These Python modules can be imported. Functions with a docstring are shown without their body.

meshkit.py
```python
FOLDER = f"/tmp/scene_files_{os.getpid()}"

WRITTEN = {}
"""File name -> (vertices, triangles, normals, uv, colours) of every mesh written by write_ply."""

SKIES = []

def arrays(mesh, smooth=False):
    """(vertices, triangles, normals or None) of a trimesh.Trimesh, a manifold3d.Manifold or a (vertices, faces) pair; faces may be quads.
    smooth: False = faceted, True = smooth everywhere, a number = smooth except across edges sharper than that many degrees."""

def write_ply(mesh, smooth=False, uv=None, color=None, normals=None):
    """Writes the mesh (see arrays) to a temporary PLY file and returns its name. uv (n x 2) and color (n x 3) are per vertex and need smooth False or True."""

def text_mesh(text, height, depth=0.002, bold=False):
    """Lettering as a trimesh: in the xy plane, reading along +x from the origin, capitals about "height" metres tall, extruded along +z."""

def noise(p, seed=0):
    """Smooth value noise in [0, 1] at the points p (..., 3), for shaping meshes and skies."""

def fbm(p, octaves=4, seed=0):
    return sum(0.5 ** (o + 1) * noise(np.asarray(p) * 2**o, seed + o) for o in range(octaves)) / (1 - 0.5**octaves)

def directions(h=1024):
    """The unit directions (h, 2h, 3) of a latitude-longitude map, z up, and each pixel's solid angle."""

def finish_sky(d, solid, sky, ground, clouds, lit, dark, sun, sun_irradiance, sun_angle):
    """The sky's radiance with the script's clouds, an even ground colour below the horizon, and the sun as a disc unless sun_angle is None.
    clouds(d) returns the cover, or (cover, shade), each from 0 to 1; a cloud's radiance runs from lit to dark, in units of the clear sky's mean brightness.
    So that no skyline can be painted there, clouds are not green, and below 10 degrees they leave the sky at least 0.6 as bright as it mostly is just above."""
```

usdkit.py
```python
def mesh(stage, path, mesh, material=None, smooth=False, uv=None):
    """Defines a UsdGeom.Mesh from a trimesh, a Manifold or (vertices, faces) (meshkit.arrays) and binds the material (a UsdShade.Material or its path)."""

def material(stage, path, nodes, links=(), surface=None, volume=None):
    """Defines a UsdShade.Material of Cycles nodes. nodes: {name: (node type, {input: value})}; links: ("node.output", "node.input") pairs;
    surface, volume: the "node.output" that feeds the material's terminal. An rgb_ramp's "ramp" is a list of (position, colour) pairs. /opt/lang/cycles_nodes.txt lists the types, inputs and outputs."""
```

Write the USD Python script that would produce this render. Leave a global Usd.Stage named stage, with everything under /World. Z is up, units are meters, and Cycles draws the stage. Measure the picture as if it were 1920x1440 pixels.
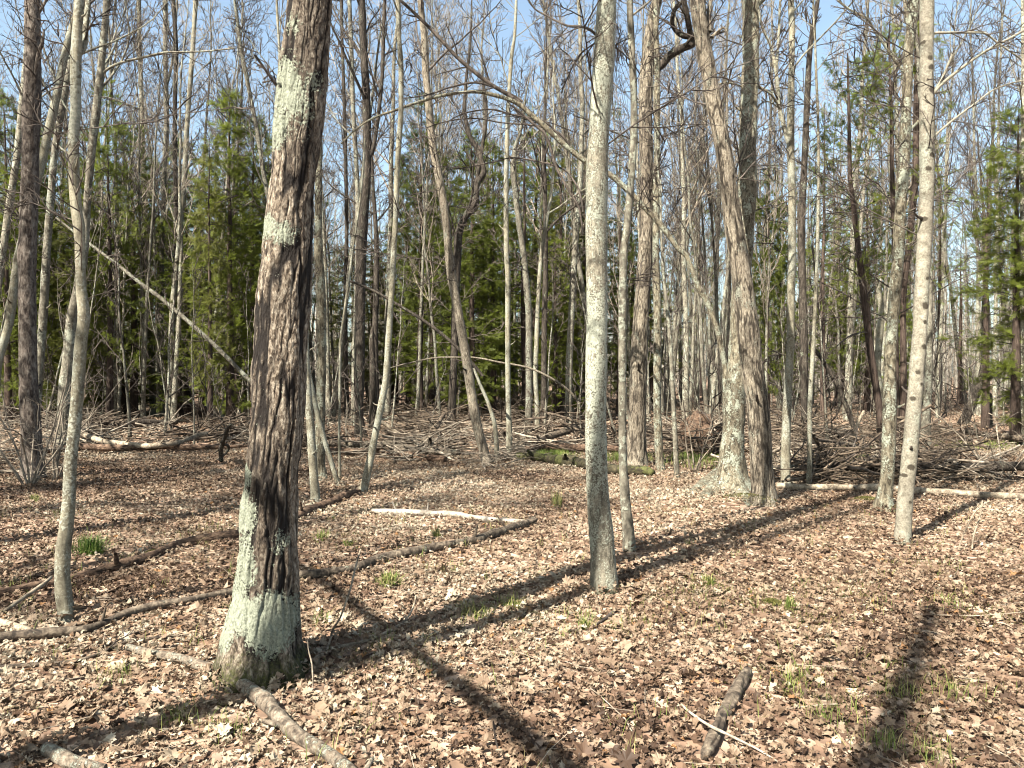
import math
import numpy as np
import usdkit, meshkit
from pxr import Usd, UsdGeom, UsdLux, UsdShade, Gf, Sdf, Vt
from scipy.interpolate import PchipInterpolator
from scipy.spatial import cKDTree

stage = Usd.Stage.CreateInMemory()
UsdGeom.SetStageUpAxis(stage, 'Z')
UsdGeom.SetStageMetersPerUnit(stage, 1.0)
UsdGeom.Xform.Define(stage, '/World')
UsdGeom.Scope.Define(stage, '/World/Looks')

# ------------------------------------------------------------------ camera, sky, sun, exposure
EYE = 1.6
FPX = 1441.0                                  # focal length in pixels of a 1920 wide picture
PITCH = math.atan(20 / FPX)                   # horizon a little above the middle
SUN_HEAD = math.radians(40)                   # the sunlight travels forward and to the right
SUN_EL = math.radians(47)
EXPOSURE = 2.5
cam = UsdGeom.Camera.Define(stage, '/World/camera')
cam.CreateHorizontalApertureAttr(36.0)
cam.CreateVerticalApertureAttr(27.0)
cam.CreateFocalLengthAttr(36.0 * FPX / 1920)
cam.CreateClippingRangeAttr(Gf.Vec2f(0.05, 5000))
cam.CreateExposureAttr(EXPOSURE)
cam.AddTranslateOp().Set(Gf.Vec3d(0, 0, EYE))
cam.AddRotateXOp().Set(90 - math.degrees(PITCH))

TRAVEL = np.array([math.sin(SUN_HEAD) * math.cos(SUN_EL), math.cos(SUN_HEAD) * math.cos(SUN_EL), -math.sin(SUN_EL)])
TO_SUN = -TRAVEL
dome = UsdLux.DomeLight.Define(stage, '/World/sky')
sky = usdkit.material(stage, '/World/Looks/sky', {
    's': ('sky_texture', dict(sky_type='single_scattering', sun_disc=False, sun_elevation=SUN_EL,
                              sun_rotation=math.atan2(TO_SUN[0], TO_SUN[1]), altitude=200.0, air_density=1.0, aerosol_density=3.0, ozone_density=1.0)),
    'h': ('hsv', dict(hue=0.5, saturation=0.8, value=1.06, fac=1.0)),
    't': ('mix', dict(mix_type='multiply', fac=1.0, color2=(0.93, 1.03, 1.0))),
    'b': ('background_shader', dict(strength=0.050))}, [('s.color', 'h.color'), ('h.color', 't.color1'), ('t.color', 'b.color')], surface='b.background')
UsdShade.MaterialBindingAPI.Apply(dome.GetPrim()).Bind(sky)
dome.GetPrim().SetCustomDataByKey('kind', 'structure')
sun = UsdLux.DistantLight.Define(stage, '/World/sun')
sun.CreateIntensityAttr(1.25)
sun.CreateAngleAttr(0.53)
sun.CreateNormalizeAttr(True)
sun.CreateColorAttr(Gf.Vec3f(1.0, 0.935, 0.82))
zx = TO_SUN; xx = np.cross([0, 0, 1.0], zx); xx /= np.linalg.norm(xx); yx = np.cross(zx, xx)
sun.AddTransformOp().Set(Gf.Matrix4d(*xx, 0, *yx, 0, *zx, 0, 0, 0, 0, 1))

# ------------------------------------------------------------------ helpers
USED = {}
def numbered(parent, name):
    k = USED.get((parent, name), 0)
    USED[(parent, name)] = k + 1
    return f'{parent}/{name}' if k == 0 else f'{parent}/{name}_{k:03d}'

def tag(p, label=None, cat=None, group=None, kind=None):
    p = p.GetPrim() if hasattr(p, 'GetPrim') else p
    for k, v in (('label', label), ('category', cat), ('group', group), ('kind', kind)):
        if v:
            p.SetCustomDataByKey(k, v)
    return p

def thing(name, label, cat, loc=(0, 0, 0), group=None, root='/World'):
    x = UsdGeom.Xform.Define(stage, numbered(root, name))
    x.AddTranslateOp().Set(Gf.Vec3d(*map(float, loc)))
    return tag(x, label, cat, group)

def smooth_normals(v, f):
    n = np.zeros_like(v)
    c = np.cross(v[f[:, 1]] - v[f[:, 0]], v[f[:, 2]] - v[f[:, 0]])
    for k in range(3):
        for a in range(3):
            n[:, a] += np.bincount(f[:, k], c[:, a], len(v))
    l = np.linalg.norm(n, axis=1, keepdims=True)
    return np.where(l > 1e-12, n / np.maximum(l, 1e-12), [0, 0, 1.0])

def obj(name, vf, mat, parent='/World', org=None, attrs=None, kind=None, label=None):
    """One Mesh prim. vf: (vertices, triangles[, normals]); org is subtracted so that points are local to the parent's place."""
    par = parent if isinstance(parent, str) else str(parent.GetPath())
    v, f = np.asarray(vf[0], float), np.asarray(vf[1], np.int32)
    n = vf[2] if len(vf) > 2 else None
    if org is not None:
        v = v - np.asarray(org, float)
    m = UsdGeom.Mesh.Define(stage, numbered(par, name))
    m.CreatePointsAttr(Vt.Vec3fArray.FromNumpy(v.astype(np.float32)))
    m.CreateFaceVertexCountsAttr(Vt.IntArray.FromNumpy(np.full(len(f), 3, np.int32)))
    m.CreateFaceVertexIndicesAttr(Vt.IntArray.FromNumpy(np.ascontiguousarray(f).ravel()))
    m.CreateSubdivisionSchemeAttr('none')
    if n is not None:
        m.CreateNormalsAttr(Vt.Vec3fArray.FromNumpy(np.asarray(n, np.float32)))
        m.SetNormalsInterpolation('vertex')
    for k, a in (attrs or {}).items():
        UsdGeom.PrimvarsAPI(m).CreatePrimvar(k, Sdf.ValueTypeNames.FloatArray, 'vertex').Set(Vt.FloatArray.FromNumpy(np.asarray(a, np.float32)))
    UsdShade.MaterialBindingAPI.Apply(m.GetPrim()).Bind(mat)
    tag(m, label=label, kind=kind)
    return m.GetPrim()

def join(parts):
    vs, fs, ns, at = [], [], [], 0
    for p in parts:
        vs.append(p[0]); fs.append(p[1] + at); ns.append(p[2]); at += len(p[0])
    return np.vstack(vs), np.vstack(fs), np.vstack(ns)

def norm(a):
    return a / np.maximum(np.linalg.norm(a, axis=-1, keepdims=True), 1e-12)

def tubes(P, R, k=3):
    """N polylines of m points as k-sided tubes: (vertices, triangles, normals)."""
    P, R = np.asarray(P, float), np.asarray(R, float)
    if P.ndim == 2:
        P, R = P[None], R[None]
    N, m = P.shape[:2]
    T = norm(np.gradient(P, axis=1))
    mean = np.abs(T).mean(1)
    ref = np.eye(3)[np.argmin(mean, 1)][:, None]
    a = norm(np.cross(T, ref)); b = np.cross(T, a)
    th = np.arange(k) * 2 * np.pi / k
    D = a[:, :, None] * np.cos(th)[:, None] + b[:, :, None] * np.sin(th)[:, None]
    V = P[:, :, None] + R[:, :, None, None] * D
    i = np.arange(N * m * k).reshape(N, m, k)
    q = np.roll(i, -1, 2)
    A, B, C, E = i[:, :-1], q[:, :-1], q[:, 1:], i[:, 1:]
    F = np.concatenate([np.stack([A, B, C], -1).reshape(-1, 3), np.stack([A, C, E], -1).reshape(-1, 3)])
    return V.reshape(-1, 3), F, D.reshape(-1, 3)

def pt(u, v, d):
    """The point d metres forward of the camera that the photograph shows at pixel (u, v)."""
    x, y = (u - 960) / FPX, (720 - v) / FPX
    c, s = math.cos(PITCH), math.sin(PITCH)
    fy, fz = c + y * s, y * c - s
    return np.array([x / fy * d, d, EYE + fz / fy * d])

def flat(u, v):
    x, y = (u - 960) / FPX, (720 - v) / FPX
    c, s = math.cos(PITCH), math.sin(PITCH)
    fy, fz = c + y * s, y * c - s
    t = EYE / -fz
    return np.array([x * t, fy * t])

def gh(x, y):
    """Height of the forest floor."""
    x, y = np.asarray(x, float), np.asarray(y, float)
    z0 = np.zeros_like(x)
    a = meshkit.fbm(np.stack([x / 1.7, y / 1.7, z0], -1), 3, 3) - 0.5
    b = meshkit.fbm(np.stack([x / 9.0 + 7, y / 9.0, z0 + 5], -1), 2, 9) - 0.5
    return 0.11 * a + 0.16 * b * np.clip((np.hypot(x, y) - 3) / 12, 0, 1)

def on_ground(u, v):
    x, y = flat(u, v)
    return np.array([x, y, float(gh(x, y))])

def resample(P, R, ds):
    P, R = np.asarray(P, float), np.asarray(R, float)
    s = np.concatenate([[0], np.cumsum(np.linalg.norm(np.diff(P, axis=0), axis=1))])
    n = max(3, int(round(s[-1] / ds)) + 1)
    t = np.linspace(0, s[-1], n)
    # tangents by pchip keep the traced bends without overshoot
    return np.stack([PchipInterpolator(s, P[:, a])(t) for a in range(3)], 1), PchipInterpolator(s, R)(t), t

STEM = {}
def stem(P, R, t, k, disp=None, flare=0.0, lobes=5, phase=0.0, fh=0.16):
    """A detailed trunk: k sides, a ring at every point of P, bark displacement disp(x, y, s) in metres. Returns mesh, and s and angle per vertex."""
    m = len(P)
    T = norm(np.gradient(P, axis=0))
    a = norm(np.cross(T, np.tile([0, 1.0, 0], (m, 1)))); b = np.cross(T, a)
    th = np.arange(k) * 2 * np.pi / k
    c, s_ = np.cos(th)[None], np.sin(th)[None]
    r = R[:, None] * np.ones((1, k))
    if flare:
        g = np.exp(-np.maximum(t, 0) / fh)[:, None]
        r = r * (1 + flare * g * (0.55 + 0.45 * np.cos(lobes * th + phase)[None] + 0.25 * np.cos(2 * th + 2 * phase)[None]))
    STEM['groove'] = np.zeros(m * k)
    if disp is not None:
        q = np.stack([c * R[:, None], s_ * R[:, None], t[:, None] + 0 * th], -1)
        e = disp(q)
        if isinstance(e, tuple):
            e, STEM['groove'] = e[0], e[1].ravel()
        r = r + e
    V = P[:, None] + r[..., None] * (a[:, None] * c[..., None] + b[:, None] * s_[..., None])
    i = np.arange(m * k).reshape(m, k); q = np.roll(i, -1, 1)
    A, B, C, E = i[:-1], q[:-1], q[1:], i[1:]
    F = np.concatenate([np.stack([A, B, C], -1).reshape(-1, 3), np.stack([A, C, E], -1).reshape(-1, 3)])
    V = V.reshape(-1, 3)
    return (V, F, smooth_normals(V, F)), np.repeat(t, k), np.tile(th, m)

def ridged(q, w, l, seed):
    n = meshkit.fbm(np.stack([q[..., 0] / w, q[..., 1] / w, q[..., 2] / l], -1), 3, seed)
    return 1 - np.abs(2 * n - 1)

def bark_disp(kind, r):
    def cracks(q, w, l, seed):
        return np.abs(2 * meshkit.fbm(np.stack([q[..., 0] / w, q[..., 1] / w, q[..., 2] / l], -1), 2, seed) - 1)
    def furrow(q):
        wob = q + 0.012 * (meshkit.noise(q / 0.07, 5)[..., None] - 0.5)
        g = np.clip(1 - cracks(wob, 0.05, 0.42, 3) / 0.17, 0, 1)
        return -0.009 * g + 0.05 * r * (meshkit.fbm(q / 0.25, 2, 8) - 0.5), g
    def deep(q):
        wob = q + 0.02 * (meshkit.fbm(np.stack([q[..., 0] / 0.06, q[..., 1] / 0.06, q[..., 2] / 0.12], -1), 2, 5)[..., None] - 0.5)
        g1 = np.clip(1 - cracks(wob, 0.06, 0.62, 3) / 0.2, 0, 1); g2 = np.clip(1 - cracks(wob + 3.3, 0.032, 0.30, 6) / 0.16, 0, 1)
        chip = meshkit.fbm(np.stack([q[..., 0] / 0.018, q[..., 1] / 0.018, q[..., 2] / 0.045], -1), 3, 12)
        return -0.012 * g1 ** 0.8 - 0.005 * g2 + 0.010 * (chip - 0.5) + 0.045 * (meshkit.fbm(np.stack([q[..., 0] / 0.16, q[..., 1] / 0.16, q[..., 2] / 0.45], -1), 2, 8) - 0.5), np.clip(g1 * 1.1 + 0.55 * g2, 0, 1)
    def flaky(q):
        n = meshkit.noise(np.stack([q[..., 0] / 0.03, q[..., 1] / 0.03, q[..., 2] / 0.09], -1), 4)
        return 0.008 * (np.floor(n * 4) / 4 + 0.25 * n - 0.5) + 0.12 * r * (meshkit.fbm(q / 0.3, 2, 8) - 0.5)
    def plain(q):
        return 0.14 * r * (meshkit.fbm(q / max(0.1, 2.5 * r), 3, 8) - 0.5) + 0.0016 * (meshkit.noise(q / 0.02, 4) - 0.5)
    return dict(furrow=furrow, deep=deep, flaky=flaky, plain=plain)[kind]

def spawn(rng, P, R, per, t0, t1, ang, length, up, m, wig, rr, rmin=0.003, side=None):
    """Children of N polylines: per of them on each, starting between t0 and t1 of its run. Returns the children's polylines and radii."""
    N, M = P.shape[:2]
    n = N * per
    par = np.repeat(np.arange(N), per)
    t = t0 + (t1 - t0) * (np.tile((np.arange(per) + 0.5) / per, N) + rng.uniform(-0.5, 0.5, n) / per)
    x = t * (M - 1); i = np.clip(x.astype(int), 0, M - 2); w = (x - i)[:, None]
    start = P[par, i] * (1 - w) + P[par, i + 1] * w
    tan = norm(P[par, i + 1] - P[par, i])
    r0 = R[par, i] * (1 - w[:, 0]) + R[par, i + 1] * w[:, 0]
    rnd = norm(rng.normal(size=(n, 3)))
    perp = norm(np.cross(tan, rnd))
    an = np.radians(rng.normal(ang, 9, n))[:, None]
    d = norm(tan * np.cos(an) + perp * np.sin(an))
    plen = np.linalg.norm(np.diff(P, axis=1), axis=2).sum(1)[par]
    L = length * plen * rng.uniform(0.55, 1.15, n) * (1 - 0.62 * (t - t0) / max(t1 - t0, 1e-6))
    step = (L / (m - 1))[:, None]
    out = [start]
    for _ in range(m - 1):
        out.append(out[-1] + d * step)
        d = norm(d + rng.normal(size=(n, 3)) * wig + np.array([0, 0, up]))
    taper = np.linspace(1, 0.35, m)[None]
    return np.stack(out, 1), np.maximum(r0[:, None] * rr * taper * np.clip(L / (0.25 * plen + 1e-6), 0.5, 1.1)[:, None], rmin * np.linspace(1.15, 0.55, m)[None])

# ------------------------------------------------------------------ materials
class Graph:
    def __init__(self): self.n, self.l = {}, []
    def add(self, kind, **inp):
        name = f'{kind}_{len(self.n)}'
        self.n[name] = (kind, {k: v for k, v in inp.items() if not (isinstance(v, tuple) and len(v) == 2 and v[0] == 'link')})
        self.l += [(v[1], f'{name}.{k}') for k, v in inp.items() if isinstance(v, tuple) and len(v) == 2 and v[0] == 'link']
        return name
    def make(self, name, out): return usdkit.material(stage, '/World/Looks/' + name, self.n, self.l, surface=out)
def L(node, socket): return ('link', f'{node}.{socket}')

def noise_fac(g, vec, scale, detail=4, rough=0.6, sc=(1, 1, 1), dist=0.0):
    mp = g.add('mapping', vector=vec, scale=sc)
    return g.add('noise_texture', vector=L(mp, 'vector'), scale=scale, detail=detail, roughness=rough, distortion=dist)

def step_ramp(g, fac, a, b):
    return g.add('rgb_ramp', fac=fac, ramp=[(0, (0, 0, 0)), (a, (0, 0, 0)), (b, (1, 1, 1)), (1, (1, 1, 1))])

TONE = 0.40
def bark(name, dark, mid, light, hs=22, vs=5, lichen=None, amount=0.5, lscale=5, speck=70, spots=None, bump=0.012, tone=None, ramp=(0.36, 0.5, 0.66), attr=False, fa=1.3, groove=False, blotch=0.55, vary=0.0, rough=0.9):
    dark, mid, light = (tuple((tone or TONE) * x for x in c) for c in (dark, mid, light))
    if lichen is not None:
        lichen = tuple(0.40 * x for x in lichen)
    g = Graph()
    tc = g.add('texture_coordinate'); vec = L(tc, 'object')
    n1 = noise_fac(g, vec, 1.0, 6, 0.62, (hs, hs, vs), 0.6)
    col = L(g.add('rgb_ramp', fac=L(n1, 'fac'), ramp=[(0, dark), (ramp[0], dark), (ramp[1], mid), (ramp[2], light), (1, light)]), 'color')
    nb = noise_fac(g, vec, 2.6, 5, 0.6, (1, 1, 0.5))
    tone = g.add('rgb_ramp', fac=L(nb, 'fac'), ramp=[(0, (blotch, 0.94 * blotch, 0.9 * blotch)), (0.42, (blotch + 0.12, 0.96 * blotch + 0.12, 0.93 * blotch + 0.12)), (0.58, (1.08, 1.08, 1.06)), (1, (1.25, 1.25, 1.2))])
    col = L(g.add('mix', mix_type='multiply', fac=0.8, color1=col, color2=L(tone, 'color')), 'color')
    if groove:
        gr = g.add('attribute', attribute='groove')
        gm = step_ramp(g, L(gr, 'fac'), 0.05, 0.85)
        col = L(g.add('mix', mix_type='mix', fac=L(gm, 'color'), color1=col, color2=tuple(0.5 * x for x in dark)), 'color')
    hgt = L(n1, 'fac')
    fine = noise_fac(g, vec, speck, 3, 0.7)
    sp = g.add('rgb_ramp', fac=L(fine, 'fac'), ramp=[(0, (0.3, 0.29, 0.28)), (0.38, (0.62, 0.61, 0.6)), (0.55, (1.0, 1.0, 1.0)), (1, (1.35, 1.33, 1.3))])
    col = L(g.add('mix', mix_type='multiply', fac=0.85, color1=col, color2=L(sp, 'color')), 'color')
    if lichen is not None:
        big = noise_fac(g, vec, lscale, 4, 0.7, (1, 1, 0.6))
        if attr:
            at = g.add('attribute', attribute='lichen')
            med = noise_fac(g, vec, 30, 5, 0.8, (1, 1, 0.7))
            s = g.add('math', math_type='multiply_add', value1=L(big, 'fac'), value2=2.2, value3=L(at, 'fac'))
            s = g.add('math', math_type='multiply_add', value1=L(med, 'fac'), value2=2.0, value3=L(s, 'value'))
            s = g.add('math', math_type='multiply_add', value1=L(fine, 'fac'), value2=fa, value3=L(s, 'value'))
            mask = step_ramp(g, L(g.add('math', math_type='multiply', value1=L(s, 'value'), value2=0.2), 'value'), 0.2 * (2.59 + fa / 2), 0.2 * (2.69 + fa / 2))
        else:
            s = g.add('math', math_type='multiply_add', value1=L(fine, 'fac'), value2=0.55, value3=L(big, 'fac'))
            th = 1.0 - amount
            c = 0.32 + 0.4 * th
            mask = step_ramp(g, L(g.add('math', math_type='multiply', value1=L(s, 'value'), value2=0.65), 'value'), c - 0.02, c + 0.025)
        lc = g.add('rgb_ramp', fac=L(fine, 'fac'), ramp=[(0, tuple(0.2 * x for x in lichen)), (0.4, tuple(0.6 * x for x in lichen)), (0.62, lichen), (1, tuple(1.15 * x for x in lichen))])
        col = L(g.add('mix', mix_type='mix', fac=L(mask, 'color'), color1=col, color2=L(lc, 'color')), 'color')
        hh = g.add('math', math_type='multiply', value1=L(mask, 'color'), value2=0.35)
        hh2 = g.add('math', math_type='multiply_add', value1=L(fine, 'fac'), value2=L(hh, 'value'), value3=hgt)
        hgt = L(g.add('math', math_type='add', value1=L(hh2, 'value'), value2=L(hh, 'value')), 'value')
    if attr:
        ms = g.add('attribute', attribute='moss')
        s = g.add('math', math_type='multiply_add', value1=L(fine, 'fac'), value2=0.5, value3=L(ms, 'fac'))
        s = g.add('math', math_type='multiply_add', value1=L(med, 'fac'), value2=1.2, value3=L(s, 'value'))
        mm = step_ramp(g, L(g.add('math', math_type='multiply', value1=L(s, 'value'), value2=0.5), 'value'), 0.6, 0.78)
        mc = g.add('rgb_ramp', fac=L(fine, 'fac'), ramp=[(0, (0.006, 0.006, 0.003)), (0.45, (0.018, 0.019, 0.007)), (0.7, (0.045, 0.046, 0.012)), (1, (0.07, 0.07, 0.018))])
        col = L(g.add('mix', mix_type='mix', fac=L(mm, 'color'), color1=col, color2=L(mc, 'color')), 'color')
    if spots is not None:
        kn = g.add('attribute', attribute='knot')
        wob = noise_fac(g, vec, 60, 3, 0.7)
        s = g.add('math', math_type='multiply_add', value1=L(wob, 'fac'), value2=1.3, value3=L(kn, 'fac'))
        km = step_ramp(g, L(g.add('math', math_type='multiply', value1=L(s, 'value'), value2=0.5), 'value'), 0.57, 0.70)
        col = L(g.add('mix', mix_type='mix', fac=L(km, 'color'), color1=col, color2=(0.028, 0.023, 0.016)), 'color')
    if vary:
        oi = g.add('object_info')
        v = g.add('map_range', value=L(oi, 'random'), from_min=0.0, from_max=1.0, to_min=1 - vary, to_max=1 + vary)
        h = g.add('hsv', hue=0.5, saturation=1.0, value=L(v, 'result'), fac=1.0, color=col)
        col = L(h, 'color')
    bp = g.add('bump', height=hgt, strength=0.9, distance=bump)
    p = g.add('principled_bsdf', base_color=col, roughness=rough, specular_ior_level=0.2, normal=L(bp, 'normal'))
    return g.make(name, f'{p}.BSDF')

LICHEN = (0.43, 0.46, 0.34)
M = {}
M['big'] = bark('bark_thick_trunk', (0.03, 0.021, 0.016), (0.205, 0.158, 0.115), (0.52, 0.45, 0.36), hs=60, vs=26, blotch=0.3, lichen=(0.45, 0.48, 0.365), attr=True, fa=2.4, groove=True, bump=0.02, speck=85, lscale=9, ramp=(0.34, 0.47, 0.64), tone=0.5)
M['lichen'] = bark('bark_lichen', (0.10, 0.09, 0.068), (0.21, 0.19, 0.145), (0.33, 0.305, 0.24), hs=45, vs=16, lichen=(0.56, 0.575, 0.455), attr=True, fa=2.6, speck=85, lscale=7, bump=0.008, tone=0.62)
M['smooth'] = bark('bark_smooth', (0.17, 0.15, 0.11), (0.30, 0.275, 0.20), (0.40, 0.37, 0.28), hs=20, vs=9, lichen=(0.46, 0.46, 0.37), amount=0.5, lscale=4.5, blotch=0.42, speck=60, bump=0.004, tone=0.5)
M['furrow'] = bark('bark_furrowed', (0.09, 0.07, 0.05), (0.28, 0.238, 0.18), (0.46, 0.41, 0.33), hs=65, vs=16, groove=True, lichen=(0.38, 0.38, 0.30), amount=0.3, lscale=4, speck=60, bump=0.015, tone=0.45)
M['mottled'] = bark('bark_mottled', (0.05, 0.042, 0.028), (0.19, 0.165, 0.115), (0.34, 0.31, 0.235), hs=30, vs=10, lichen=(0.44, 0.46, 0.36), amount=0.46, lscale=7, speck=45, bump=0.012, tone=0.5)
M['spotted'] = bark('bark_spotted', (0.21, 0.19, 0.145), (0.31, 0.285, 0.225), (0.40, 0.375, 0.305), hs=14, vs=16, lichen=(0.43, 0.43, 0.34), amount=0.42, lscale=4, speck=60, spots=True, bump=0.004, tone=0.52)
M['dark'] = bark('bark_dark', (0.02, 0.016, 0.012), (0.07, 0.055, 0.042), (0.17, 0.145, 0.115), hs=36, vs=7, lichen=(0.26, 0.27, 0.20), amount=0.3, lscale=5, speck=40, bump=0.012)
M['flaky'] = bark('bark_flaky', (0.05, 0.036, 0.03), (0.19, 0.155, 0.13), (0.35, 0.31, 0.27), hs=30, vs=11, lichen=(0.2, 0.17, 0.07), amount=0.2, lscale=2.0, speck=30, bump=0.018)
M['cedar_bark'] = bark('bark_cedar', (0.03, 0.02, 0.017), (0.10, 0.068, 0.052), (0.19, 0.145, 0.115), hs=60, vs=4, bump=0.01, vary=0.25)
M['grey'] = bark('bark_grey', (0.09, 0.08, 0.06), (0.22, 0.20, 0.155), (0.36, 0.335, 0.265), hs=16, vs=6, lichen=(0.42, 0.43, 0.34), amount=0.45, lscale=4, speck=25, bump=0.008, vary=0.35, tone=0.46)
M['twig'] = bark('bark_twig', (0.03, 0.024, 0.02), (0.075, 0.06, 0.05), (0.15, 0.125, 0.105), hs=12, vs=8, bump=0.003, vary=0.2, tone=0.6)
M['twig_pale'] = bark('bark_twig_pale', (0.09, 0.075, 0.058), (0.19, 0.16, 0.125), (0.30, 0.26, 0.21), hs=12, vs=8, bump=0.003, vary=0.2, tone=0.85)
M['brush'] = bark('bark_brush', (0.045, 0.034, 0.025), (0.125, 0.093, 0.066), (0.27, 0.215, 0.16), hs=9, vs=9, bump=0.003, vary=0.2, tone=0.5)
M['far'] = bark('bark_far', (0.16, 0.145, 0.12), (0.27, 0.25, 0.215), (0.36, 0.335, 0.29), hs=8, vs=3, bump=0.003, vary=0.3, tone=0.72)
M['dead'] = bark('dead_wood', (0.12, 0.095, 0.07), (0.28, 0.23, 0.17), (0.42, 0.36, 0.275), hs=18, vs=18, bump=0.005, tone=0.62)
M['bleached'] = bark('bleached_wood', (0.36, 0.31, 0.25), (0.52, 0.46, 0.385), (0.64, 0.585, 0.505), hs=14, vs=14, bump=0.003)
M['log'] = bark('log_bark', (0.03, 0.023, 0.018), (0.11, 0.086, 0.064), (0.24, 0.195, 0.145), hs=20, vs=20, lichen=(0.32, 0.32, 0.24), amount=0.3, lscale=6, speck=35, bump=0.01, tone=0.62)
M['rotten'] = bark('rotten_wood', (0.04, 0.024, 0.016), (0.14, 0.088, 0.058), (0.30, 0.205, 0.14), hs=15, vs=40, lichen=(0.10, 0.10, 0.03), amount=0.2, lscale=5, speck=30, bump=0.015, tone=0.5)
M['mossy'] = bark('mossy_log', (0.03, 0.026, 0.014), (0.10, 0.085, 0.045), (0.20, 0.165, 0.10), hs=14, vs=14, lichen=(0.12, 0.125, 0.04), amount=0.5, lscale=3, speck=25, bump=0.012, tone=0.28)
M['branch_bark'] = bark('branch_bark', (0.06, 0.046, 0.035), (0.20, 0.16, 0.12), (0.36, 0.31, 0.245), hs=26, vs=26, lichen=(0.38, 0.385, 0.31), amount=0.4, lscale=14, speck=80, bump=0.01, tone=0.5)

def ground_material():
    g = Graph()
    ge = g.add('geometry'); vec = L(ge, 'position')
    vo = g.add('voronoi_texture', vector=vec, scale=11.0, randomness=1.0)
    sep = g.add('separate_color', color=L(vo, 'color'))
    c1 = g.add('rgb_ramp', fac=L(sep, 'r'), ramp=[(0, (0.05, 0.031, 0.022)), (0.4, (0.13, 0.086, 0.06)), (0.75, (0.22, 0.16, 0.12)), (1, (0.30, 0.235, 0.18))])
    n = noise_fac(g, vec, 0.55, 5, 0.6)
    t = g.add('rgb_ramp', fac=L(n, 'fac'), ramp=[(0, (0.6, 0.55, 0.5)), (0.45, (0.85, 0.82, 0.8)), (0.7, (1.1, 1.08, 1.0)), (1, (1.15, 1.2, 0.9))])
    c = g.add('mix', mix_type='multiply', fac=1.0, color1=L(c1, 'color'), color2=L(t, 'color'))
    bp = g.add('bump', height=L(vo, 'distance'), strength=0.8, distance=0.05)
    p = g.add('principled_bsdf', base_color=L(c, 'color'), roughness=0.95, specular_ior_level=0.1, normal=L(bp, 'normal'))
    return g.make('forest_soil', f'{p}.BSDF')
M['ground'] = ground_material()

def leaf_material(name, ramp, trans, rough=0.6, attr='tone', noise=25):
    g = Graph()
    if attr:
        fac = L(g.add('attribute', attribute=attr), 'fac')
    else:
        ge = g.add('geometry')
        oi = g.add('object_info')
        a = g.add('math', math_type='multiply', value1=L(ge, 'random_per_island'), value2=0.7)
        fac = L(g.add('math', math_type='multiply_add', value1=L(oi, 'random'), value2=0.3, value3=L(a, 'value')), 'value')
    c = g.add('rgb_ramp', fac=fac, ramp=ramp)
    tc = g.add('texture_coordinate')
    n = g.add('noise_texture', vector=L(tc, 'object'), scale=noise, detail=3, roughness=0.6)
    t = g.add('rgb_ramp', fac=L(n, 'fac'), ramp=[(0, (0.6, 0.6, 0.6)), (0.4, (0.85, 0.85, 0.85)), (0.65, (1.1, 1.1, 1.1)), (1, (1.2, 1.2, 1.2))])
    col = g.add('mix', mix_type='multiply', fac=1.0, color1=L(c, 'color'), color2=L(t, 'color'))
    p = g.add('principled_bsdf', base_color=L(col, 'color'), roughness=rough, specular_ior_level=0.15)
    tr = g.add('translucent_bsdf', color=L(col, 'color'))
    mx = g.add('mix_closure', fac=trans, closure1=L(p, 'BSDF'), closure2=L(tr, 'BSDF'))
    return g.make(name, f'{mx}.closure')
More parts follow.
